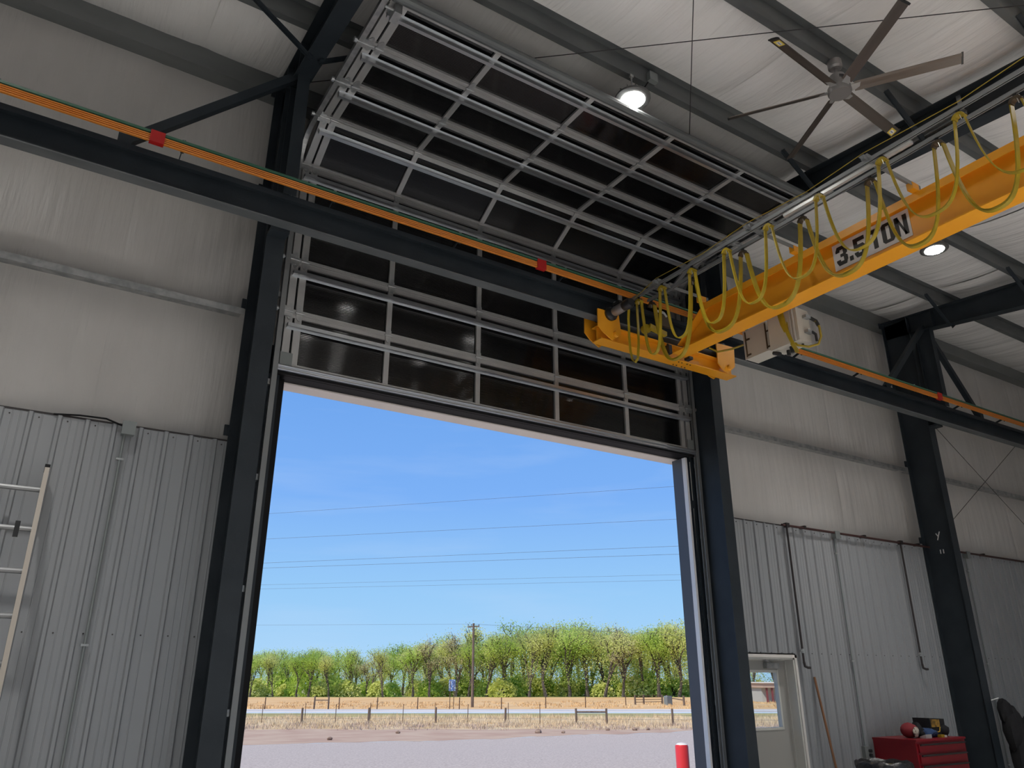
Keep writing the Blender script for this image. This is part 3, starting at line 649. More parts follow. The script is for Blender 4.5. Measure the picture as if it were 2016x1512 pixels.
LO = [[(ch, 0), (1 - ch, 0), (1, ch * .7), (0, ch * .7)], rect(0, ch * .7, t, 1 - ch * .7), rect(1 - t, ch * .7, 1, 1 - ch * .7), [(0, 1 - ch * .7), (1, 1 - ch * .7), (1 - ch, 1), (ch, 1)], rect(t - .01, ch * .7, 1 - t + .01, ch * .95), rect(t - .01, 1 - ch * .95, 1 - t + .01, 1 - ch * .7)]
LN = [rect(0, 0, t * .92, 1), rect(1 - t * .92, 0, 1, 1), [(t * .8, 1), (t * .3, 1), (1 - t * .8, 0), (1 - t * .3, 0)]]
LD = [rect(0, 0, 1, 1)]
for pl, y0_, w_, h_ in ((L3, 3.600, 0.115, .19), (LD, 3.470, 0.036, .045), (L5, 3.417, 0.110, .19), (LT, 3.262, 0.108, .19), (LO, 3.142, 0.112, .19), (LN, 3.018, 0.112, .19)):
    letter(pl, y0_, w_, 5.283, h_).build('letter', M['sign_black'], sg)
# control enclosures on the far side of the girder
ca = MB().box(6.16, 6.345, 4.69, 5.00, 4.93, 5.25).build('control_enclosure', M['panel_cream'], cr, label='cream control enclosure')
MB().box(6.145, 6.16, 4.69, 5.00, 4.925, 5.25).build('enclosure_door', M['panel_cream'], ca)
for y in (4.965, 4.70): MB().cyl((6.14, y, 4.945), (6.14, y, 5.23), 0.008, 8).box(6.138, 6.146, y - 0.05, y + 0.005, 4.955, 4.972).box(6.138, 6.146, y - 0.05, y + 0.005, 5.13, 5.147).build('hinge', M['dark_hinge'], ca)
cb2 = MB().box(6.07, 6.26, 4.26, 4.60, 4.865, 5.22).build('control_enclosure', M['panel_cream'], cr, label='cream control enclosure beside the cable loop')
MB().box(6.055, 6.07, 4.34, 4.60, 4.86, 5.22).build('enclosure_door', M['panel_cream'], cb2)
for y in (4.33, 4.30): MB().box(6.05, 6.066, y - 0.008, y + 0.004, 4.87, 5.21).build('conduit_strap', M['frame_paint'], cb2)
for z in (4.955, 5.115): MB().box(6.16, 6.24, 4.215, 4.26, z, z + 0.03).build('draw_latch', M['galv'], cb2)
MB().cyl((6.15, 4.42, 4.865), (6.15, 4.42, 4.80), 0.022, 10).cyl((6.20, 4.50, 4.865), (6.20, 4.50, 4.81), 0.02, 10).cyl((6.19, 4.32, 4.865), (6.19, 4.32, 4.845), 0.014, 8).cyl((6.12, 4.62, 4.86), (6.12, 4.54, 4.82), 0.02, 8).build('cable_gland', M['black_plastic'], cb2)
lp = [(6.08, 4.36, 5.20), (6.06, 4.37, 5.05), (6.07, 4.36, 4.92), (6.12, 4.33, 4.84), (6.20, 4.26, 4.815), (6.27, 4.20, 4.84), (6.30, 4.18, 4.92), (6.30, 4.18, 5.02), (6.28, 4.19, 5.08), (6.24, 4.23, 5.13)]
MB().tube(lp, 0.012, 7).build('cable_loop', M['cable'], cr, True)
MB().ribbon([(6.05, 4.44, 5.20), (6.05, 4.42, 5.08), (6.06, 4.39, 4.98), (6.08, 4.36, 4.86), (6.11, 4.34, 4.79)], (0, 1, 0.2), 0.045, 0.008).ribbon([(6.03, 4.40, 5.22), (6.03, 4.385, 5.08), (6.035, 4.36, 4.96), (6.06, 4.33, 4.83), (6.09, 4.32, 4.75)], (0, 1, 0.2), 0.04, 0.008).build('cable_tail', M['cable'], cr)
MB().tube([(6.24, 4.23, 5.13), (6.28, 4.195, 5.09), (6.295, 4.185, 5.04)], 0.018, 7).tube([(6.22, 4.22, 4.97), (6.25, 4.2, 4.94), (6.255, 4.2, 4.87)], 0.014, 7).build('flexible_conduit', M['black_plastic'], cr, True)
MB().tube([(6.0, 5.35, 5.16), (6.05, 5.28, 5.10), (6.12, 5.15, 5.10), (6.2, 5.02, 5.13)], 0.011, 6).build('cable_tail', M['cable'], cr, True)

# ================================================================ festoon cables
def festoon(x, tops, bots, wid, dbl, lab):
    f = thing('festoon_cable', (x, tops[0], RZ - 0.1), lab, 'festoon cable', 'festoon cables on the crane')
    zt = RZ - 0.055
    for i, y in enumerate(tops):
        MB().box(x - 0.006, x + 0.006, y - 0.012, y + 0.012, RZ - 0.045, RZ + 0.005).cyl((x - 0.014, y, RZ), (x + 0.014, y, RZ), 0.010, 8).box(x - 0.022, x + 0.022, y - 0.03, y + 0.03, RZ - 0.052, RZ - 0.044).build('cable_trolley', M['black_plastic'], f)
        arc = [(x, y + 0.036 * math.cos(a), zt - 0.036 + 0.036 * math.sin(a)) for a in (R(8 + 164 * k / 8) for k in range(9))]
        MB().ribbon(arc, (1, 0, 0), 0.05, 0.022).build('saddle', M['dark_hinge'] if dbl else M['cable'], f)
        MB().cyl((x - 0.02, y - 0.012, zt + 0.01), (x - 0.02, y - 0.02, zt - 0.06), 0.003, 5).build('clamp_bolt', M['bright'], f)
    for i in range(len(tops) - 1):
        ya, yb = tops[i] - 0.036, tops[i + 1] + 0.036; zb = bots[i] if i < len(bots) else bots[-1]
        for off in ((0.0, 0.016) if dbl else (0.0,)):
            pts = []
            for k in range(25):
                s_ = k / 24; u = 2 * s_ - 1
                yy = (ya + yb) / 2 + (yb - ya) / 2 * (u if abs(u) < 1 else u); prof = abs(u) ** 2.6
                yy += -(yb - ya) / 2 * 0.10 * math.sin(math.pi * u) * -1
                pts.append((x + off * 0.6, yy, zb + off + (zt - 0.036 - zb) * prof))
            MB().ribbon(pts, (1, 0.12 * math.sin(i * 2.1), 0), wid * 0.88, 0.009).build('cable_run', M['cable'], f, True)
    return f
f1 = festoon(RX[0], [5.462, 5.106, 4.679, 4.229, 3.737, 3.205, 2.63, 2.027, 1.38, 0.70, 0.0], [4.86, 4.895, 4.88, 4.884, 4.90, 4.90, 4.885], 0.040, False, 'yellow flat festoon cable looping from the left rail of the crane')
festoon(RX[1], [5.45, 4.837, 4.178, 3.50, 2.843, 2.281, 1.72, 1.10, 0.45, -0.2], [4.79, 4.855, 4.83, 4.84, 4.80], 0.048, True, 'thicker yellow festoon cable looping from the rail nearer the girder')

MB().ribbon([(4.93, 5.43, 5.40), (4.97, 5.49, 5.30), (5.03, 5.56, 5.15), (5.07, 5.60, 5.00), (5.10, 5.605, 4.90), (5.11, 5.58, 4.868), (5.11, 5.535, 4.90), (5.11, 5.51, 5.05), (5.11, 5.50, 5.25), (5.11, 5.498, 5.51)], (1, 0.3, 0), 0.035, 0.009).build('cable_run', M['cable'], f1, True)

# ================================================================ ceiling fan
FX, FY, FZ = 5.42, 3.03, 6.68
fan = thing('ceiling_fan', (FX, FY, zp(FY)), 'large six-bladed bronze industrial ceiling fan under the roof', 'ceiling fan')
MB().lathe([(0.03, 0.0), (0.062, -0.005), (0.062, -0.075), (0.045, -0.09)], (FX, FY, zp(FY)), 20).build('mount_canopy', M['fan_metal'], fan, True)
MB().cyl((FX, FY, zp(FY) - 0.08), (FX, FY, FZ + 0.17), 0.016, 10).build('downrod', M['fan_metal'], fan)
MB().lathe([(0.035, 0.17), (0.068, 0.15), (0.072, 0.05), (0.08, 0.03)], (FX, FY, FZ), 20).build('motor_housing', M['fan_metal'], fan, True)
MB().lathe([(0.075, 0.03), (0.100, 0.02), (0.102, -0.03), (0.092, -0.045)], (FX, FY, FZ), 24).build('hub', M['fan_metal'], fan, True)
for k in range(9):
    a = R(230 + k * 9); MB().bar((FX + 0.0705 * math.cos(a), FY + 0.0705 * math.sin(a), FZ + 0.09), (FX + 0.0705 * math.cos(a), FY + 0.0705 * math.sin(a), FZ + 0.12), 0.006, 0.004).build('vent_slot', M['black_plastic'], fan)
for k, a in enumerate((-115.5, -55.5, 4.5, 64.5, 124.5, 184.5)):
    a = R(a); d = Vector((math.cos(a), math.sin(a), 0)); n = Vector((-math.sin(a), math.cos(a), 0)); P = lambda r, wv, z: Vector((FX, FY, FZ)) + d * r + n * wv + Vector((0, 0, z))
    sec = [(-0.043, 0.022), (-0.016, 0.016), (0.024, -0.002), (0.043, -0.017), (0.039, -0.022), (0.008, -0.007), (-0.024, 0.006), (-0.045, 0.017)]
    m = MB(); nn = len(sec); vs = [P(0.125, u, v) for u, v in sec] + [P(0.965, u, v) for u, v in sec]
    m.add(vs, [tuple(range(nn - 1, -1, -1)), tuple(range(nn, 2 * nn))] + [(i, (i + 1) % nn, nn + (i + 1) % nn, nn + i) for i in range(nn)])
    bl = m.build('blade', M['fan_blade'], fan)
    m = MB(); sec2 = [(u * 1.12, v * 1.25) for u, v in sec]; vs = [P(0.962, u, v) for u, v in sec2] + [P(0.978, u, v) for u, v in sec2]
    m.add(vs, [tuple(range(nn - 1, -1, -1)), tuple(range(nn, 2 * nn))] + [(i, (i + 1) % nn, nn + (i + 1) % nn, nn + i) for i in range(nn)]); m.build('end_cap', M['black_plastic'], bl)
    m = MB(); m.add([P(0.085, -0.03, 0.0), P(0.20, -0.028, 0.010), P(0.20, 0.024, -0.010), P(0.085, 0.03, -0.02), P(0.085, -0.03, 0.012), P(0.20, -0.028, 0.019), P(0.20, 0.024, -0.002), P(0.085, 0.03, -0.008)], [(0, 1, 2, 3), (7, 6, 5, 4), (0, 4, 5, 1), (1, 5, 6, 2), (2, 6, 7, 3), (3, 7, 4, 0)])
    m.build('blade_iron', M['alu'], bl)
    if k in (5, 2):
        def stick(r0, r1, w0, w1, dz, mm, nm):
            q = MB(); zz = lambda u: (-0.008 - (u - 0.01) * 0.47) if u > 0.01 else (-0.008 - (u - 0.01) * 0.40)
            q.add([P(r0, w0, zz(w0) - dz), P(r1, w0, zz(w0) - dz), P(r1, w1, zz(w1) - dz), P(r0, w1, zz(w1) - dz), P(r0, w0, zz(w0) - dz + .002), P(r1, w0, zz(w0) - dz + .002), P(r1, w1, zz(w1) - dz + .002), P(r0, w1, zz(w1) - dz + .002)], [(0, 1, 2, 3), (7, 6, 5, 4), (0, 4, 5, 1), (1, 5, 6, 2), (2, 6, 7, 3), (3, 7, 4, 0)])
            return q.build(nm, mm, bl)
        stick(0.865, 0.945, -0.024, 0.032, 0.003, M['sticker_yellow'], 'sticker')
        stick(0.88, 0.930, -0.013, 0.021, 0.005, M['sign_white'], 'sticker_centre')
        stick(0.886, 0.922, 0.001, 0.007, 0.007, M['sign_back'], 'sticker_print')

# ================================================================ high-bay lamps
def lamp(x, y, lab):
    z = zp(y) - 0.29
    t = thing('high_bay_lamp', (x, y, z), lab, 'lamp', 'round high-bay lamps')
    MB().lathe([(0.03, 0.10), (0.06, 0.095), (0.065, 0.05), (0.150, 0.035), (0.165, 0.02), (0.165, 0.0), (0.135, -0.006)], (x, y, z), 28).build('housing', M['lamp_body'], t, True)
    for k in range(12):
        a = 2 * math.pi * k / 12; MB().bar((x + 0.065 * math.cos(a), y + 0.065 * math.sin(a), z + 0.06), (x + 0.148 * math.cos(a), y + 0.148 * math.sin(a), z + 0.042), 0.006, 0.03).build('cooling_fin', M['lamp_body'], t)
    MB().lathe([(0.112, -0.004), (0.112, -0.012), (0.09, -0.017), (0.02, -0.019)], (x, y, z), 28).build('lens', M['lens'], t, True)
    MB().cyl((x, y, z + 0.09), (x, y, zp(y)), 0.008, 8).box(x - 0.02, x + 0.02, y - 0.012, y + 0.012, zp(y) - 0.03, zp(y)).build('hook', M['galv'], t)
    MB().tube([(x + 0.03, y, z + 0.09), (x + 0.10, y, z + 0.16), (x + 0.16, y - 0.01, z + 0.22), (x + 0.22, y, zp(y) + 0.03)], 0.006, 6).build('power_cord', M['black'], t)
    MB().box(x + 0.20, x + 0.30, y - 0.05, y - 0.002, zp(y) + 0.02, zp(y) + 0.12).build('junction_box', M['box_grey'], t)
    ld_ = bpy.data.lights.new('lamp_beam', 'SPOT'); ld_.energy = LAMP_P; ld_.spot_size = R(94); ld_.spot_blend = 0.75; ld_.shadow_soft_size = 0.13; ld_.color = (1.0, 0.975, 0.94)
    lo_ = bpy.data.objects.new('lamp_beam', ld_); C.objects.link(lo_); lo_.parent = t; lo_.location = (0, 0, -0.03)
    return t
lamp(4.05, PUR[1], 'lit round lamp above the upper edge of the raised door')
lamp(9.03, PUR[1], 'lit round lamp below the 3.5 TON crane girder')
for x, y in [(-0.93, PUR[1])] + [(xx, yy) for yy in (0.67, -1.69, -4.05) for xx in (-0.93, 1.56, 4.05, 6.54, 9.03)]:  # rear rows added out of view for bounce light; first lamp inferred from wall highlight
    lamp(x, y, 'unseen round lamp among the lamps added out of frame to light the floor')

# ================================================================ wall services
def jbox(x, z, y0, lab, drop=None):
    t = thing('junction_box', (x, YL - 0.05, z), lab, 'electrical box', 'grey boxes with conduit on the liner')
    MB().box(x - 0.045, x + 0.045, YL - 0.085, YL - 0.02, z - 0.05, z + 0.05).build('box_body', M['box_grey'], t)
    MB().box(x - 0.048, x + 0.048, YL - 0.089, YL - 0.085, z - 0.053, z + 0.053).build('box_cover', M['box_grey'], t)
    MB().cyl((x - 0.02, YL - 0.035, z - 0.05), (x - 0.02, YL - 0.035, drop), 0.0105, 10).build('conduit', M['box_grey'], t, True)
    zz = z - 0.25
    while zz > max(drop, 0.3): MB().box(x - 0.045, x + 0.005, YL - 0.048, YL - 0.02, zz, zz + 0.015).build('conduit_strap', M['galv'], t); zz -= 1.35
    return t
jb = jbox(0.564, 3.575, 0, 'grey junction box with conduit on the left ribbed wall', 0.0)
MB().tube([(0.52, YL - 0.03, 3.60), (0.40, YL - 0.03, 3.635), (0.22, YL - 0.02, 3.632), (0.05, YL - 0.01, 3.615)], 0.007, 6).build('loose_wire', M['black'], jb)
jb2 = jbox(9.28, 3.575, 0, 'grey junction box with conduit between the two dark air drops', 1.00)
MB().box(9.20, 9.30, YL - 0.07, YL - 0.02, 0.87, 1.00).build('outlet_box', M['box_grey'], jb2)
MB().cyl((9.28, YL - 0.07, 0.95), (9.28, YL - 0.10, 0.95), 0.02, 10).cyl((9.28, YL - 0.07, 0.90), (9.28, YL - 0.10, 0.90), 0.02, 10).tube([(9.28, YL - 0.10, 0.90), (9.29, YL - 0.14, 0.84), (9.29, YL - 0.10, 0.4)], 0.01, 6).build('plug', M['black_plastic'], jb2)
jbox(12.52, 3.575, 0, 'grey junction box on the ribbed wall right of the far column', 0.6)
ap = thing('air_pipe', (9.5, 6.40, 3.60), 'dark iron air pipe running along the top of the right ribbed liner', 'pipe')
MB().cyl((8.18, 6.395, 3.605), (XR, 6.395, 3.605), 0.015, 10).build('main_pipe', M['copperpipe'], ap, True)
for x in (8.27, 10.75):
    p = MB().cyl((x, 6.395, 3.60), (x, 6.395, 1.95), 0.013, 10).build('drop_pipe', M['pipe'], ap, True)
    MB().box(x - 0.03, x + 0.03, 6.37, 6.42, 3.58, 3.635).build('tee_fitting', M['pipe'], p)
    MB().cyl((x - 0.05, 6.39, 2.085), (x + 0.01, 6.39, 2.085), 0.012, 8).cyl((x, 6.395, 2.06), (x, 6.395, 2.11), 0.020, 10).build('shutoff_valve', M['galv'], p)
    MB().tube([(x, 6.395, 1.96), (x + 0.005, 6.39, 1.91), (x + 0.03, 6.37, 1.895), (x + 0.06, 6.36, 1.895)], 0.016, 8).build('elbow', M['pipe'], p, True)
for x in (8.62, 9.9, 11.2, 12.2, 13.0): MB().box(x - 0.02, x + 0.02, 6.375, YL, 3.60, 3.635).build('pipe_hanger', M['pipe'], ap)

# ladder leaning on the left wall
ld = thing('extension_ladder', (-0.14, 5.6, 0), 'aluminium ladder leaning against the left ribbed wall', 'ladder')
lt = Vector((0, 6.36, 3.17)); lb = Vector((0, 5.45, 0.0))
for x in (0.085, -0.33): MB().bar((x, lb.y, lb.z), (x, lt.y, lt.z), 0.03, 0.075, up=(0, -1, 0.2)).build('rail', M['ladder_rail'], ld)
for k in range(10):
    s_ = (3.01 - 0.2905 * k) / 3.17; p = lb + (lt - lb) * s_
    MB().cyl((-0.33, p.y, p.z), (0.085, p.y, p.z), 0.018, 8).build('rung', M['ladder_alu'], ld)
for x in (0.085, -0.33): MB().bar((x, lt.y, lt.z), (x, lt.y + 0.008, lt.z + 0.02), 0.034, 0.08, up=(0, -1, 0.2)).build('end_cap', M['black'], ld)
MB().box(-0.03, 0.0, 6.05, 6.10, 2.64, 2.74).build('rope_cleat', M['black_plastic'], ld)

# broom handle by the personnel door
bh = thing('broom', (8.41, 6.22, 0), 'wooden broom handle leaning on the ribbed wall by the grey door', 'broom')
MB().cyl((8.46, 6.42, 1.79), (8.40, 6.15, 0.12), 0.0135, 10).build('handle', M['wood_handle'], bh, True)
MB().box(8.22, 8.58, 6.10, 6.19, 0.08, 0.13).build('brush_block', M['wood_handle'], bh)
MB().prism([(6.10, 0.08), (6.19, 0.08), (6.22, 0.0), (6.07, 0.0)], 'x', 8.22, 8.58).build('bristles', M['black'], bh)

# red tool chest
tc = thing('tool_chest', (9.86, 6.08, 0), 'red metal tool chest with drawers against the ribbed wall', 'tool chest')
X0, X1, Y0, Y1 = 9.338, 10.39, 5.80, 6.36
MB().box(X0, X1, Y0 + 0.012, Y1, 0.12, 1.085).build('body', M['red_chest'], tc)
MB().box(X0 - 0.006, X1 + 0.006, Y0 - 0.004, Y1 + 0.004, 1.078, 1.10).build('lid', M['red_chest'], tc)
z = 1.065
for h in (0.115, 0.115, 0.12, 0.15, 0.20, 0.20):
    d = MB().box(X0 + 0.035, X1 - 0.035, Y0 - 0.008, Y0 + 0.012, z - h + 0.012, z - 0.012).build('drawer', M['red_chest'], tc)
    MB().prism([(Y0 - 0.008, z - 0.012), (Y0 - 0.030, z - 0.016), (Y0 - 0.030, z - 0.024), (Y0 - 0.008, z - 0.034)], 'x', X0 + 0.05, X1 - 0.05).build('drawer_pull', M['black_plastic'], d)
    z -= h
for x in (X0 + 0.1, X1 - 0.1):
    for y in (Y0 + 0.08, Y1 - 0.08): MB().cyl((x - 0.02, y, 0.06), (x + 0.02, y, 0.06), 0.06, 14).box(x - 0.028, x + 0.028, y - 0.03, y + 0.03, 0.09, 0.12).build('caster', M['black'], tc)
MB().tube([(X1 + 0.005, Y0 + 0.1, 0.95), (X1 + 0.06, Y0 + 0.1, 0.95), (X1 + 0.06, Y1 - 0.1, 0.95), (X1 + 0.005, Y1 - 0.1, 0.95)], 0.012, 8).build('side_handle', M['galv'], tc)
# things on the chest
hz = 1.10
cp = thing('cap', (9.62, 6.02, hz), 'red cap with a cream printed front on the tool chest', 'cap')
MB().blob((9.62, 6.04, hz + 0.085), 0.095, 0.105, 0.085, 3, 14, 0.03).build('crown', M['cloth_red'], cp, True)
MB().blob((9.605, 5.945, hz + 0.07), 0.06, 0.022, 0.058, 4, 12, 0.03).build('print_patch', M['cloth_cream'], cp, True)
o = MB().blob((9.755, 6.02, hz + 0.09), 0.055, 0.07, 0.075, 8, 10, 0.14).blob((9.775, 5.99, hz + 0.05), 0.05, 0.06, 0.05, 9, 10, 0.1).build('work_glove', M['cloth_black'], None, True); tag(o, 'black glove bunched beside the red cap', 'glove')
o = MB().blob((9.86, 5.98, hz + 0.055), 0.13, 0.10, 0.05, 5, 16, 0.10).blob((9.97, 5.99, hz + 0.045), 0.10, 0.09, 0.042, 6, 14, 0.12).build('blue_jacket', M['cloth_blue'], None, True); tag(o, 'crumpled blue denim cloth on the tool chest', 'jacket')
o = MB().prism([(5.86, hz + 0.001), (5.94, hz + 0.001), (5.94, hz + 0.02), (5.86, hz + 0.045)], 'x', 9.66, 9.78).build('dust_pan', M['bright']); tag(o, 'small shiny metal scoop in front of the red cap', 'scoop')
bagt = thing('tool_bag', (10.15, 6.05, hz), 'black open tool bag with a yellow panel on the tool chest', 'bag')
MB().prism([(10.00, hz), (10.30, hz), (10.31, hz + 0.20), (9.985, hz + 0.215)], 'y', 5.98, 6.20).build('bag_body', M['cloth_black'], bagt)
MB().prism([(10.01, hz + 0.11), (10.19, hz + 0.11), (10.19, hz + 0.195), (10.005, hz + 0.20)], 'y', 5.973, 5.98).build('bag_panel', M['brown_label'], bagt)
MB().tube([(10.04, 5.97, hz + 0.05), (10.12, 5.95, hz + 0.06), (10.16, 5.96, hz + 0.11)], 0.006, 6).build('strap', M['bin_yellow'], bagt)
MB().blob((10.27, 5.98, hz + 0.065), 0.07, 0.06, 0.065, 12, 10, 0.08).build('side_pocket', M['cloth_black'], bagt, True)
ta = thing('tape_measure', (10.07, 5.90, hz), 'small yellow and white tape dispenser at the foot of the tool bag', 'tape')
MB().box(10.02, 10.09, 5.88, 5.93, hz, hz + 0.03).build('case', M['bin_yellow'], ta); MB().box(10.09, 10.14, 5.88, 5.93, hz, hz + 0.022).build('tape_end', M['sign_white'], ta)
# yellow bin with black liner bag
bn = thing('trash_bin', (8.57, 5.75, 0), 'yellow bin with a black liner bag in front of the tool chest', 'bin')
MB().lathe([(0.19, 0.0), (0.22, 0.02), (0.275, 0.86), (0.283, 0.875), (0.27, 0.875)], (8.57, 5.75, 0), 24).build('bin_body', M['bin_yellow'], bn, True)
m = MB(); n = 40; vs = []
for h, r in ((0.80, 0.280), (0.84, 0.294), (0.87, 0.297), (0.905, 0.29), (0.92, 0.27), (0.89, 0.245), (0.66, 0.21)):
    for k in range(n):
        a = 2 * math.pi * k / n; w_ = 1 + 0.022 * math.sin(a * 11 + h * 30) + 0.012 * math.sin(a * 17 + 2); hh = h + (0.03 * math.sin(a * 4 + 1) if h < 0.82 else 0.008 * math.sin(a * 9))
        vs.append((8.57 + r * w_ * math.cos(a), 5.75 + r * w_ * math.sin(a), hh))
m.add(vs, [(i * n + k, i * n + (k + 1) % n, (i + 1) * n + (k + 1) % n, (i + 1) * n + k) for i in range(6) for k in range(n)])
m.build('liner_bag', M['bag'], bn, True)
# dark clutter right of the far column
jk = thing('hanging_coat', (11.72, 5.93, 0.9), 'black coat hanging on the far right column', 'coat')
MB().blob((11.67, 5.90, 1.36), 0.10, 0.09, 0.16, 21, 12, 0.10).blob((11.75, 5.86, 1.12), 0.20, 0.12, 0.30, 22, 14, 0.09).blob((11.80, 5.84, 0.75), 0.23, 0.13, 0.40, 23, 14, 0.08).build('coat_body', M['cloth_black'], jk, True)
MB().blob((11.92, 5.80, 0.95), 0.08, 0.09, 0.33, 24, 10, 0.06).build('sleeve', M['cloth_black'], jk, True)
MB().cyl((11.57, 6.0, 1.50), (11.62, 5.92, 1.53), 0.008, 6).build('hook', M['galv'], jk)
wl = thing('work_light', (12.12, 5.62, 0), 'yellow round-headed work light on a stand at the right edge', 'work light')
MB().lathe([(0.02, -0.05), (0.085, -0.03), (0.095, 0.02), (0.07, 0.06)], (12.10, 5.62, 1.18), 18, 'y').build('lamp_head', M['bin_yellow'], wl, True)
MB().cyl((12.12, 5.62, 1.10), (12.13, 5.62, 0.98), 0.018, 8).build('neck', M['alu'], wl)
MB().lathe([(0.02, 0.06), (0.06, 0.045), (0.15, 0.0), (0.14, -0.01)], (12.13, 5.62, 0.95), 16).build('collar', M['bin_yellow'], wl, True)
MB().cyl((12.13, 5.62, 0.95), (12.13, 5.62, 0.04), 0.02, 10).build('pole', M['black_plastic'], wl)
for k in range(3):
    a = R(90 + 120 * k); MB().bar((12.13, 5.62, 0.35), (12.13 + 0.35 * math.cos(a), 5.62 + 0.35 * math.sin(a), 0.012), 0.02, 0.02).build('leg', M['black_plastic'], wl)
o = MB().blob((12.28, 5.75, 1.18), 0.11, 0.10, 0.13, 31, 12, 0.12).blob((12.02, 5.74, 1.16), 0.12, 0.10, 0.12, 33, 12, 0.1).blob((12.15, 5.80, 0.7), 0.30, 0.14, 0.55, 32, 14, 0.08).build('welding_gear_pile', M['cloth_black'], None, True); tag(o, 'black heap of gear behind the yellow work light', 'gear')

# unseen back wall windows, added to let in more daylight
for i, (a, b) in enumerate(WN):
    t = thing('window_%d' % (i + 1), ((a + b) / 2, YB, WZ0), 'unseen window added behind the camera to let in daylight', None, kind='structure')
    f = MB()
    for q in (a, (a + b) / 2 - 0.025, b - 0.05): f.box(q, q + 0.05, YB - 0.07, YB + 0.02, WZ0, WZ1)
    f.box(a, b, YB - 0.07, YB + 0.02, WZ0, WZ0 + 0.05).box(a, b, YB - 0.07, YB + 0.02, WZ1 - 0.05, WZ1); f.build('window_frame', M['alu'], t)
    MB().box(a + 0.05, b - 0.05, YB - 0.03, YB - 0.024, WZ0 + 0.05, WZ1 - 0.05).build('pane', M['glass'], t)

# ================================================================ outdoors
DXV, DYV = 0.539, 0.842
def terr(x, y):
    t = DXV * x + DYV * y; s_ = min(max((t - 10) / 40.0, 0), 1); return -1.3 * (s_ * s_ * (3 - 2 * s_))
def tp(t, sdw):  # t metres out along the view, sdw metres to the right
    return (DXV * t + DYV * sdw, DYV * t - DXV * sdw)
def strip(name, rows, m, s0, s1, ns, dz=0.0, jit=0.0, seed=1):
    """ground strip; rows are functions s-> t ordered outwards"""
    mb = MB(); vs = []; rnd = random.Random(seed)
    for r in rows:
        for k in range(ns + 1):
            s_ = s0 + (s1 - s0) * k / ns; x, y = tp(r(s_), s_); vs.append((x, y, terr(x, y) + dz + rnd.uniform(-jit, jit)))
    n = ns + 1; mb.add(vs, [(i * n + k, i * n + k + 1, (i + 1) * n + k + 1, (i + 1) * n + k) for i in range(len(rows) - 1) for k in range(ns)])
    return tag(mb.build(name, m, None, True), kind='structure')
M['gravel'] = mat('pinkish grey gravel', (0.30, 0.255, 0.23), 0.95, col2=(0.53, 0.47, 0.43), scale=16.0, detail=6, lo=0.34, hi=0.68, bump=0.35, bscale=28, bdist=0.03)
M['dirt'] = mat('bare pink dirt', (0.37, 0.25, 0.185), 0.95, col2=(0.44, 0.33, 0.245), scale=0.5, detail=8, bump=0.3, bscale=3, bdist=0.05)
M['drygrass'] = mat('dry straw grass ground', (0.46, 0.33, 0.18), 0.95, col2=(0.56, 0.44, 0.27), scale=0.35, detail=9)
M['greengrass'] = mat('greening verge grass', (0.30, 0.26, 0.09), 0.95, col2=(0.38, 0.34, 0.15), scale=0.4, detail=9)
M['field'] = mat('tan field', (0.56, 0.34, 0.145), 0.95, col2=(0.62, 0.42, 0.21), scale=0.16, detail=9)
M['asphalt'] = mat('pale asphalt road', (0.52, 0.50, 0.49), 0.85, col2=(0.58, 0.56, 0.55), scale=0.6)
M['forest_floor'] = mat('leafy forest floor', (0.25, 0.26, 0.10), 0.95, col2=(0.36, 0.34, 0.15), scale=0.4)
edge = lambda s_: 36.0 + 0.57 * (s_ + 22) + 0.5 * math.sin(s_ * 0.55) + 0.3 * math.sin(s_ * 1.7)
edge2 = lambda s_: max(edge(s_) + 2.2, 57.0 + 0.5 * math.sin(s_ * 0.8))
gr = MB(); rows = []
tag(MB().add([(-150, YB - 0.1, -0.02), (-150, -150, -0.02), (150, -150, -0.02), (150, YB - 0.1, -0.02)], [(0, 1, 2, 3)]).build('gravel_yard', M['gravel']), kind='structure')
tag(MB().add([(XL - 40, 6.79, -0.02), (60, 6.79, -0.02), (60, 12.0, -0.02), (XL - 40, 12.0, -0.02)], [(0, 1, 2, 3)]).build('gravel_apron', M['gravel']), kind='structure')
strip('gravel_lot', [(lambda s_, q=q: 3.0 + (edge(s_) - 3.0) * q) for q in [i / 24 for i in range(25)]], M['gravel'], -45, 45, 60, -0.035)
strip('dirt_verge', [(lambda s_, q=q: edge(s_) + (edge2(s_) - edge(s_)) * q) for q in (0, .25, .5, .75, 1)], M['dirt'], -45, 45, 90, -0.03)
strip('dry_grass_verge', [(lambda s_, q=q: edge2(s_) + (76 + 0.7 * math.sin(s_ * .5) - edge2(s_)) * q) for q in (0, .3, .6, 1)], M['drygrass'], -55, 60, 70, -0.03)
strip('green_verge', [(lambda s_, q=q: 76 + 0.7 * math.sin(s_ * .5) + (84.5 - 76 - 0.7 * math.sin(s_ * .5)) * q) for q in (0, .5, 1)], M['greengrass'], -60, 65, 60, -0.03)
strip('road', [lambda s_: 84.5, lambda s_: 94.8], M['asphalt'], -120, 160, 20, 0.02)
strip('field', [lambda s_: 94.8, lambda s_: 110, lambda s_: 130, lambda s_: 163], M['field'], -140, 190, 30, -0.02)
strip('forest_floor', [lambda s_: 163, lambda s_: 260, lambda s_: 420], M['forest_floor'], -220, 320, 20, -0.02)

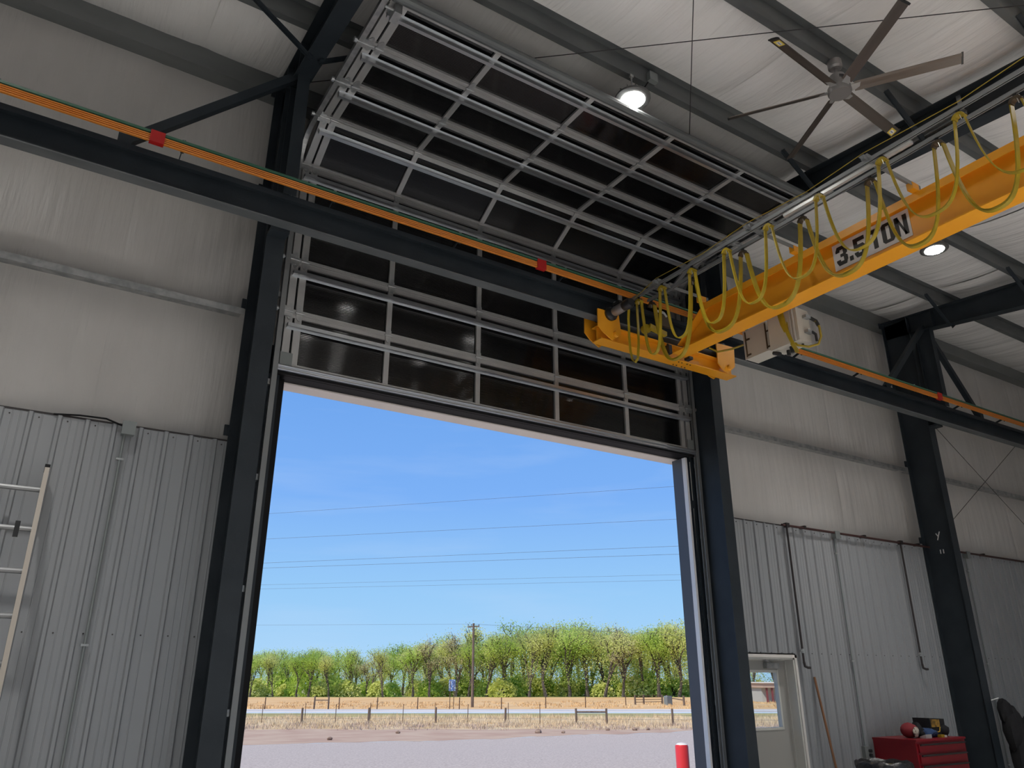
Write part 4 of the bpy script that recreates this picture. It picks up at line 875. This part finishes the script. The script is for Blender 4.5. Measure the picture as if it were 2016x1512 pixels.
# dry grass blades
def grass(name, n, t0, t1, h0, h1, s0, s1, m, lab, seed, wid=0.02):
    rnd = random.Random(seed); mb = MB(); vs = []; fs = []
    cl = [(rnd.uniform(s0, s1), rnd.uniform(t0, t1), rnd.uniform(.5, 1.4)) for _ in range(n // 26)]
    for i in range(n):
        c = cl[rnd.randrange(len(cl))]; s_ = c[0] + rnd.gauss(0, 0.35); t = c[1] + rnd.gauss(0, 0.4); x, y = tp(t, s_)
        h = rnd.uniform(h0, h1) * c[2]; a = rnd.uniform(0, 6.28); z = terr(x, y) - 0.03; lx, ly = rnd.gauss(0, .25) * h, rnd.gauss(0, .25) * h
        wx, wy = wid * math.cos(a), wid * math.sin(a); o = len(vs)
        vs += [(x - wx, y - wy, z), (x + wx, y + wy, z), (x + lx, y + ly, z + h)]; fs.append((o, o + 1, o + 2))
    mb.add(vs, fs); me = bpy.data.meshes.new(name); me.from_pydata(mb.v, [], mb.f); o = put(name, me, m); return tag(o, lab, 'grass', kind='stuff')
M['blade1'] = mat('straw blades', (0.64, 0.48, 0.29), 0.9, col2=(0.74, 0.61, 0.42), scale=0.8)
M['blade2'] = mat('grey brown stems', (0.44, 0.33, 0.26), 0.9, col2=(0.56, 0.45, 0.37), scale=0.8)
M['blade3'] = mat('orange straw blades', (0.68, 0.44, 0.20), 0.9, col2=(0.74, 0.54, 0.30), scale=0.5)
grass('dry_grass', 16000, 58, 76, 0.15, 0.40, -26, 24, M['blade1'], 'dry straw-coloured grass along the fence beyond the yard', 1, 0.022)
grass('weed_stems', 7000, 56.5, 63, 0.10, 0.30, -26, 24, M['blade2'], 'grey-brown weed stems at the edge of the bare dirt', 2, 0.022)
grass('field_grass', 9000, 97, 128, 0.10, 0.35, -45, 45, M['blade3'], 'tan field grass between the road and the trees', 3, 0.05)

# red bollard
bl = thing('bollard', (7.73, 8.02, -0.02), 'red bollard with its sunlit top coloured pale outside the right door jamb', 'bollard')
MB().lathe([(0.084, 0.0), (0.084, 0.98), (0.075, 1.0)], (7.73, 8.02, -0.02), 24).build('sleeve', M['red_bollard'], bl, True)
MB().lathe([(0.074, 1.0), (0.05, 1.018), (0.01, 1.024)], (7.73, 8.02, -0.02), 24).build('cap', M['sign_white'], bl, True)  # sunlit top of the bollard, its brightness put in as pale colour

# near fence: timber posts, thin steel posts, a braced pair
def tpost(x, y, h, r, lab, group, m='wood_post', nm='fence_post'):
    z = terr(x, y) - 0.08; lean = random.Random(int(x * 77)).uniform(-0.03, 0.03)
    o = MB().cyl((x, y, z), (x + lean, y, z + h + 0.08), r, 9, r * 0.92).build(nm, M[m]); return tag(o, lab, 'post', group)
WP = [(20.82, 62.08), (25.38, 60.05), (30.2, 58.2), (34.22, 54.39), (37.92, 50.28), (39.84, 49.05), (43.5, 45.87)]
wl_ = ['leftmost timber post of the near fence', 'second timber post from the left in the near fence', 'third timber post from the left in the near fence', 'timber post of the near fence just right of the utility pole', 'left timber post of the braced pair in the near fence', 'right timber post of the braced pair in the near fence', 'rightmost timber post of the near fence by the door jamb']
for (x, y), l_ in zip(WP, wl_): tpost(x, y, 1.10, 0.085, l_, 'timber posts of the near fence')
a, b = WP[4], WP[5]
o = MB().cyl((a[0], a[1], terr(*a) + 0.85), (b[0], b[1], terr(*b) + 0.85), 0.06, 8).build('fence_rail', M['wood_post']); tag(o, 'timber brace rail between two posts of the near fence', 'rail')
SP = [(18.8, 65.5), (23.25, 61.4), (27.9, 59.3), (32.0, 56.3), (36.2, 52.6), (22.4, 66.0), (27.2, 64.0), (36.4, 57.4), (32.1, 62.0)]
for (x, y) in SP: tpost(x, y, 1.35, 0.028, 'thin rusty steel post between the timber posts of the near fence', 'thin steel posts of the near fence', 'steel_post', 'steel_post')
wp = [(10.0, 67.2)] + WP + [(62, 30)]
for h in (0.35, 0.65, 0.95):
    o = MB().tube([(x, y, terr(x, y) + h) for x, y in wp], 0.007, 4).build('fence_wire', M['power_wire']); tag(o, 'thin fence wire strung along the near timber posts', 'wire', 'wires of the near fence')
# far fence across the road
FP = [(27.72, 95.93), (34.89, 91.34), (38.57, 88.98), (42.49, 86.47), (46.52, 83.89), (50.59, 81.28), (56.9, 81.4), (62.0, 80.3), (71.45, 83.9)]
for (x, y) in FP: tpost(x, y, 1.25, 0.06, 'brown post of the far fence beyond the road', 'posts of the far fence', 'steel_post')
for (x, y), l_ in (((32.48, 92.88), 'left post of the small brace across the road'), ((33.86, 92.0), 'right post of the small brace across the road')): tpost(x, y, 1.35, 0.10, l_, 'brace posts across the road')
o = MB().cyl((32.48, 92.88, terr(32, 92) + 0.95), (33.86, 92.0, terr(33, 92) + 0.95), 0.05, 7).build('fence_rail', M['wood_post']); tag(o, 'short timber rail between two posts across the road', 'rail')
GP = [(75.6, 86.8), (78.2, 88.0), (80.4, 86.6), (79.2, 84.4), (77.9, 79.8)]
for p_ in GP[:4]: tpost(p_[0], p_[1], 1.2, 0.13, 'stout post of the far timber gate at the right', 'posts of the far gate')
tpost(GP[4][0], GP[4][1], 1.2, 0.15, 'last stout post right of the far gate', 'posts of the far gate')
gt = thing('field_gate', (79.3, 87.3, terr(79, 87)), 'far pipe gate between the stout posts beyond the road', 'gate')
for h in (0.3, 0.6, 0.9, 1.1): MB().cyl((75.6, 86.8, terr(76, 87) + h), (80.4, 86.6, terr(80, 86) + h), 0.04, 6).build('gate_rail', M['steel_post'], gt)
o = MB().cyl((79.2, 84.4, terr(79, 84) + 0.9), (77.9, 79.8, terr(78, 80) + 0.65), 0.07, 7).build('fence_rail', M['wood_post']); tag(o, 'sloping timber rail right of the far gate', 'rail')
o = MB().prism([(0, 0), (0.9, 0), (0.9, 1.0), (0.8, 1.15), (0.1, 1.15), (0, 1.0)], 'y', 0, 0.7).build('utility_box', M['box_grey']); o.location = (77.6, 82.6, terr(77, 82) - 0.02); tag(o, 'pale green utility box by the far gate', 'utility box')
# road sign seen from behind
rs = thing('road_sign', (45.8, 84.4, terr(45, 84)), 'blue road sign on two posts left of the utility pole', 'road sign')
for s_ in (-0.22, 0.22): MB().cyl((45.8 + s_ * DYV, 84.4 - s_ * DXV, terr(45, 84)), (45.8 + s_ * DYV, 84.4 - s_ * DXV, terr(45, 84) + 3.0), 0.04, 6).build('sign_post', M['steel_post'], rs)
MB().bar((45.8 - 0.38 * DYV, 84.4 + 0.38 * DXV, terr(45, 84) + 2.55), (45.8 + 0.38 * DYV, 84.4 - 0.38 * DXV, terr(45, 84) + 2.55), 0.03, 1.25).build('sign_panel', M['sign_back'], rs)
# utility pole
up = thing('utility_pole', (51.4, 89.4, terr(51, 89)), 'wooden utility pole with one crossarm in front of the trees', 'utility pole')
z0 = terr(51, 89); MB().cyl((51.4, 89.4, z0 - 0.1), (51.4, 89.4, z0 + 9.9), 0.19, 12, 0.13).build('pole', M['wood_post'], up, True)
MB().bar((51.4 - 0.75 * DYV, 89.4 + 0.75 * DXV, z0 + 9.45), (51.4 + 0.75 * DYV, 89.4 - 0.75 * DXV, z0 + 9.55), 0.11, 0.14).build('crossarm', M['wood_post'], up)
for s_ in (-0.68, -0.25, 0.68): MB().cyl((51.4 + s_ * DYV, 89.4 - s_ * DXV, z0 + 9.58), (51.4 + s_ * DYV, 89.4 - s_ * DXV, z0 + 9.78), 0.055, 8).build('insulator', M['power_wire'], up)
for s_ in (-1, 1): MB().bar((51.4, 89.4, z0 + 8.9), (51.4 + s_ * 0.5 * DYV, 89.4 - s_ * 0.5 * DXV, z0 + 9.42), 0.04, 0.04).build('arm_brace', M['power_wire'], up)

# power lines crossing the sky, level wires on a slant across the view
PL = [('highest power line across the sky', 13.95, 16.16, 17.5), ('second highest power line across the sky', 11.98, 13.55, 14.5),
      ('upper wire of the middle pair of power lines', 10.15, 11.46, 12.2), ('lower wire of the middle pair of power lines', 9.77, 10.84, 11.6),
      ('upper wire of the faint lowest pair of power lines', 8.52, 9.31, 9.9), ('lower wire of the faint lowest pair of power lines', 8.22, 8.89, 9.45)]
for i, (lab, zl, zr, H) in enumerate(PL):
    k1 = (H - 1.75) / (zl - 1.75); k2 = (H - 1.75) / (zr - 1.75)
    a = Vector((*tp(60 * k1, -19.4 * k1), H)); b = Vector((*tp(60 * k2, 13.0 * k2), H)); d = b - a
    o = MB().tube([a - d * 1.2, a, b, b + d * 1.0], 0.012 if i < 4 else 0.008, 4).build('power_line', M['power_wire']); tag(o, lab, 'power line')
for j, s_ in enumerate((-0.68, 0.68)):
    o = MB().tube([(51.4 + s_ * DYV - 90, 89.4 - s_ * DXV + 55, z0 + 9.2), (51.4 + s_ * DYV, 89.4 - s_ * DXV, z0 + 9.8), (51.4 + s_ * DYV + 60, 89.4 - s_ * DXV - 10, z0 + 8.4)], 0.008, 4).build('power_line', M['power_wire'])
    tag(o, ('left' if j == 0 else 'right') + ' wire carried by the utility pole crossarm', 'power line')

# small rocks at the edge of the lot
for i, (x, y, r) in enumerate(((30.05, 43.85, 0.20), (31.3, 42.9, 0.11), (36.96, 42.61, 0.16), (38.0, 42.5, 0.13), (35.4, 43.5, 0.12), (22.4, 48.2, 0.13), (16.6, 44.5, 0.14), (44.6, 42.9, 0.18))):
    o = MB().blob((x, y, terr(x, y) + r * 0.25), r * 1.2, r, r * 0.7, 40 + i, 8, 0.12).build('rock', M['rock'])
    tag(o, 'largest brown rock on the lot edge below the near fence' if i == 0 else 'small brown rock lying at the edge of the gravel lot', 'rock', 'rocks at the lot edge')

# house across the road, seen through the personnel door
hs = thing('far_house', (*tp(127, 42), -1.3), 'low house with a white roof edge and maroon posts through the door glass', 'house')
def hq(nm, s0, s1, t0, t1, za, zb, m):
    c = [tp(t0, s0), tp(t0, s1), tp(t1, s1), tp(t1, s0)]
    return MB().prism(c, 'z', za, zb).build(nm, m, hs)
hq('wall', 38.0, 52, 126, 132, -1.3, 1.0, M['house_panel']); hq('fascia', 37.7, 52.3, 124.2, 132.3, 0.75, 1.38, M['house_wall']); hq('roof_edge', 37.5, 52.5, 124.0, 132.5, 1.38, 1.56, M['house_roof'])
for s_ in (38.2, 39.0, 40.6, 41.5, 43.5, 45.5): hq('porch_post', s_, s_ + 0.26, 124.4, 124.66, -1.3, 0.75, M['house_post'])

# ---------------------------------------------------------------- grove
def make_tree(seed, spread, dens, leafm, low=22):
    rnd = random.Random(seed); wood = MB(); lv = []; lf = []; tips = []
    def branch(p, d, L, r, lev):
        pts = [p.copy()]; q = p.copy(); dd = d.copy(); n = 3 if lev < 3 else 2
        for k in range(n):
            dd = (dd + Vector((rnd.gauss(0, .10), rnd.gauss(0, .10), 0.06 if lev else 0.02))).normalized(); q = q + dd * (L / n); pts.append(q.copy())
        wood.tube(pts, [r * (1 - 0.45 * k / n) for k in range(n + 1)], 5 if lev < 2 else 3)
        if lev >= 1: tips.append((pts[-1], lev)); tips.append((pts[-2], lev))
        if lev < 4:
            for c in range(rnd.choice((2, 3, 3)) if lev else rnd.choice((3, 4))):
                a = rnd.uniform(0, 6.28); tilt = (rnd.uniform(.12, .42) if lev == 0 else rnd.uniform(.22, .70)) * spread
                u = dd.orthogonal().normalized(); u.rotate(Matrix.Rotation(a, 3, dd)); nd = (dd * math.cos(tilt) + u * math.sin(tilt)).normalized()
                st = pts[-1] if c == 0 or lev == 0 and rnd.random() < .5 else pts[-2].lerp(pts[-1], rnd.uniform(.2, 1))
                branch(st, nd, (2.4 if lev == 0 else L) * rnd.uniform(.62, .86), r * .66, lev + 1)
    branch(Vector((0, 0, -0.2)), Vector((rnd.gauss(0, .06), rnd.gauss(0, .06), 1)), 2.0, 0.21, 0)
    zmax = max(p.z for p, _ in tips)
    for k in range(low):   # side shoots and low foliage along the stems
        a = rnd.uniform(0, 6.28); rr = rnd.uniform(.3, 1.7 if low < 40 else 2.6); tips.append((Vector((rr * math.cos(a), rr * math.sin(a), zmax * rnd.uniform(.10 if low > 40 else .18, .62))), 4))
    for p, lev in tips:
        for k in range(int(dens * (3.6 if lev == 4 else 2.2))):
            c = p + Vector((rnd.gauss(0, .40), rnd.gauss(0, .40), rnd.gauss(-0.12, .30))); a = rnd.uniform(.028, .062)
            u = Vector((rnd.gauss(0, 1), rnd.gauss(0, 1), rnd.gauss(0, 1))).normalized() * a; v = u.orthogonal().normalized() * a * rnd.uniform(.6, 1.0); o = len(lv)
            lv.extend([c - u - v, c + u - v, c + u + v, c - u + v]); lf.append((o, o + 1, o + 2, o + 3))
    wm = wood.mesh('trunk'); wm.materials.append(M['bark'])
    lm = bpy.data.meshes.new('foliage'); lm.from_pydata([tuple(p) for p in lv], [], lf); lm.materials.append(leafm)
    return wm, lm, zmax
VAR = [make_tree(11, 1.0, 7, M['leaf'][0]), make_tree(23, .8, 6, M['leaf'][1]), make_tree(37, 1.0, 5, M['leaf'][1]), make_tree(41, .9, 7, M['leaf'][0]), make_tree(59, 1.05, 4, M['leaf'][2]), make_tree(67, .75, 6, M['leaf'][1]), make_tree(71, 1.1, 5, M['leaf'][0], 110), make_tree(83, 1.1, 5, M['leaf'][1], 110)]
def tree(t, s_, h, v, lab, grp, rot):
    x, y = tp(t, s_); z = terr(x, y)
    o = thing('deciduous_tree', (x, y, z), lab, 'tree', grp)
    wm, lm, zm = VAR[v]; k = h / zm; o.scale = (k, k, k); o.rotation_euler = (0, 0, rot)
    for nm, me in (('trunk', wm), ('foliage', lm)):
        c = bpy.data.objects.new(nm, me); C.objects.link(c); c.parent = o
        if nm == 'foliage': c['kind'] = 'stuff'
rt = random.Random(99)
def hgt(s_):  # skyline of the grove from left to right
    P_ = [(-70, 8.0), (-48, 8.2), (-36, 8.6), (-28, 7.8), (-20, 9.6), (-10, 12.3), (-4, 11.4), (2, 13.3), (14, 13.6), (26, 13.4), (36, 14.6), (60, 13.5)]
    for a, b in zip(P_[:-1], P_[1:]):
        if a[0] <= s_ <= b[0]: return a[1] + (b[1] - a[1]) * (s_ - a[0]) / (b[0] - a[0])
    return 11
ORD = ['first', 'second', 'third', 'fourth', 'fifth', 'sixth', 'seventh', 'eighth', 'ninth', 'tenth', 'eleventh', 'twelfth', 'thirteenth', 'fourteenth', 'fifteenth', 'sixteenth', 'seventeenth', 'eighteenth', 'nineteenth', 'twentieth', 'twenty-first', 'twenty-second', 'twenty-third', 'twenty-fourth', 'twenty-fifth']
front = [-52, -48, -44, -40.5, -37, -33, -29, -25, -20.5, -16, -11.5, -8, -4.5, -1, 3, 7, 11, 15, 19, 22.5, 26, 30, 33.5, 37]
for i, s_ in enumerate(front):
    v = [0, 1, 3, 0, 5, 3, 2, 1, 0, 4, 4, 3, 2, 0, 1, 5, 0, 1, 2, 4, 1, 0, 5, 1][i]
    col = {0: 'fresh green', 3: 'fresh green', 1: 'yellow-green', 2: 'yellow-green', 5: 'yellow-green', 4: 'tan-budded'}[v]
    tree(166 + rt.uniform(-2, 3), s_ + rt.uniform(-.8, .8), hgt(s_) * rt.uniform(.9, 1.06), v, '%s tree, %s from the left in the front row of the grove' % (col, ORD[i]), 'front row of the grove', rt.uniform(0, 6.28))
for s_ in range(44, 66, 5): tree(168 + rt.uniform(-2, 2), s_, 13, rt.choice((0, 1)), 'green tree behind the low house beyond the door glass', 'trees behind the house', rt.uniform(0, 6.28))
for row, (t, hs_) in enumerate(((173, .92), (181, 1.0), (191, 0.98))):
    s_ = -58 + row * 1.5
    while s_ < 46: tree(t + rt.uniform(-3, 3), s_ * t / 166, hgt(max(-69, min(59, s_))) * hs_ * rt.uniform(.85, 1.08) * t / 166, rt.choice((0, 3, 1, 2, 5, 4) if row == 0 else (6, 7, 6, 7, 0, 1)), 'tree standing deeper in the grove behind the front row', 'trees deeper in the grove', rt.uniform(0, 6.28)); s_ += 4.0 + rt.uniform(-.7, .7)
# undergrowth bushes along the edge of the grove
def make_bush(seed):
    rnd = random.Random(seed); lv = []; lf = []
    for k in range(900):
        a = rnd.uniform(0, 6.28); e = rnd.uniform(0, 1.4); r = rnd.uniform(.5, 1) ** .5; c = Vector((r * math.cos(a) * math.cos(e) * 1.2, r * math.sin(a) * math.cos(e) * 1.2, r * math.sin(e) * 1.3)) + Vector((rnd.gauss(0, .1), rnd.gauss(0, .1), rnd.gauss(0, .1)))
        u = Vector((rnd.gauss(0, 1), rnd.gauss(0, 1), rnd.gauss(0, 1))).normalized() * rnd.uniform(.05, .10); v = u.orthogonal().normalized() * u.length; o = len(lv)
        lv.extend([c - u - v, c + u - v, c + u + v, c - u + v]); lf.append((o, o + 1, o + 2, o + 3))
    me = bpy.data.meshes.new('bush'); me.from_pydata([tuple(p) for p in lv], [], lf); return me
bms = [make_bush(5), make_bush(6)]; bms[0].materials.append(M['leaf'][0]); bms[1].materials.append(M['leaf'][1])
for i in range(34):
    s_ = -56 + i * 3.2 + rt.uniform(-1, 1); t = 169 + rt.uniform(-3, 9); x, y = tp(t, s_)
    o = bpy.data.objects.new('bush', bms[i % 2]); C.objects.link(o); k = rt.uniform(1.6, 3.2); o.location = (x, y, terr(x, y)); o.scale = (k, k, k * rt.uniform(.9, 1.4)); o.rotation_euler = (0, 0, rt.uniform(0, 6.28))
    tag(o, 'low green undergrowth bush between the grove trunks', 'bush', 'undergrowth in the grove')
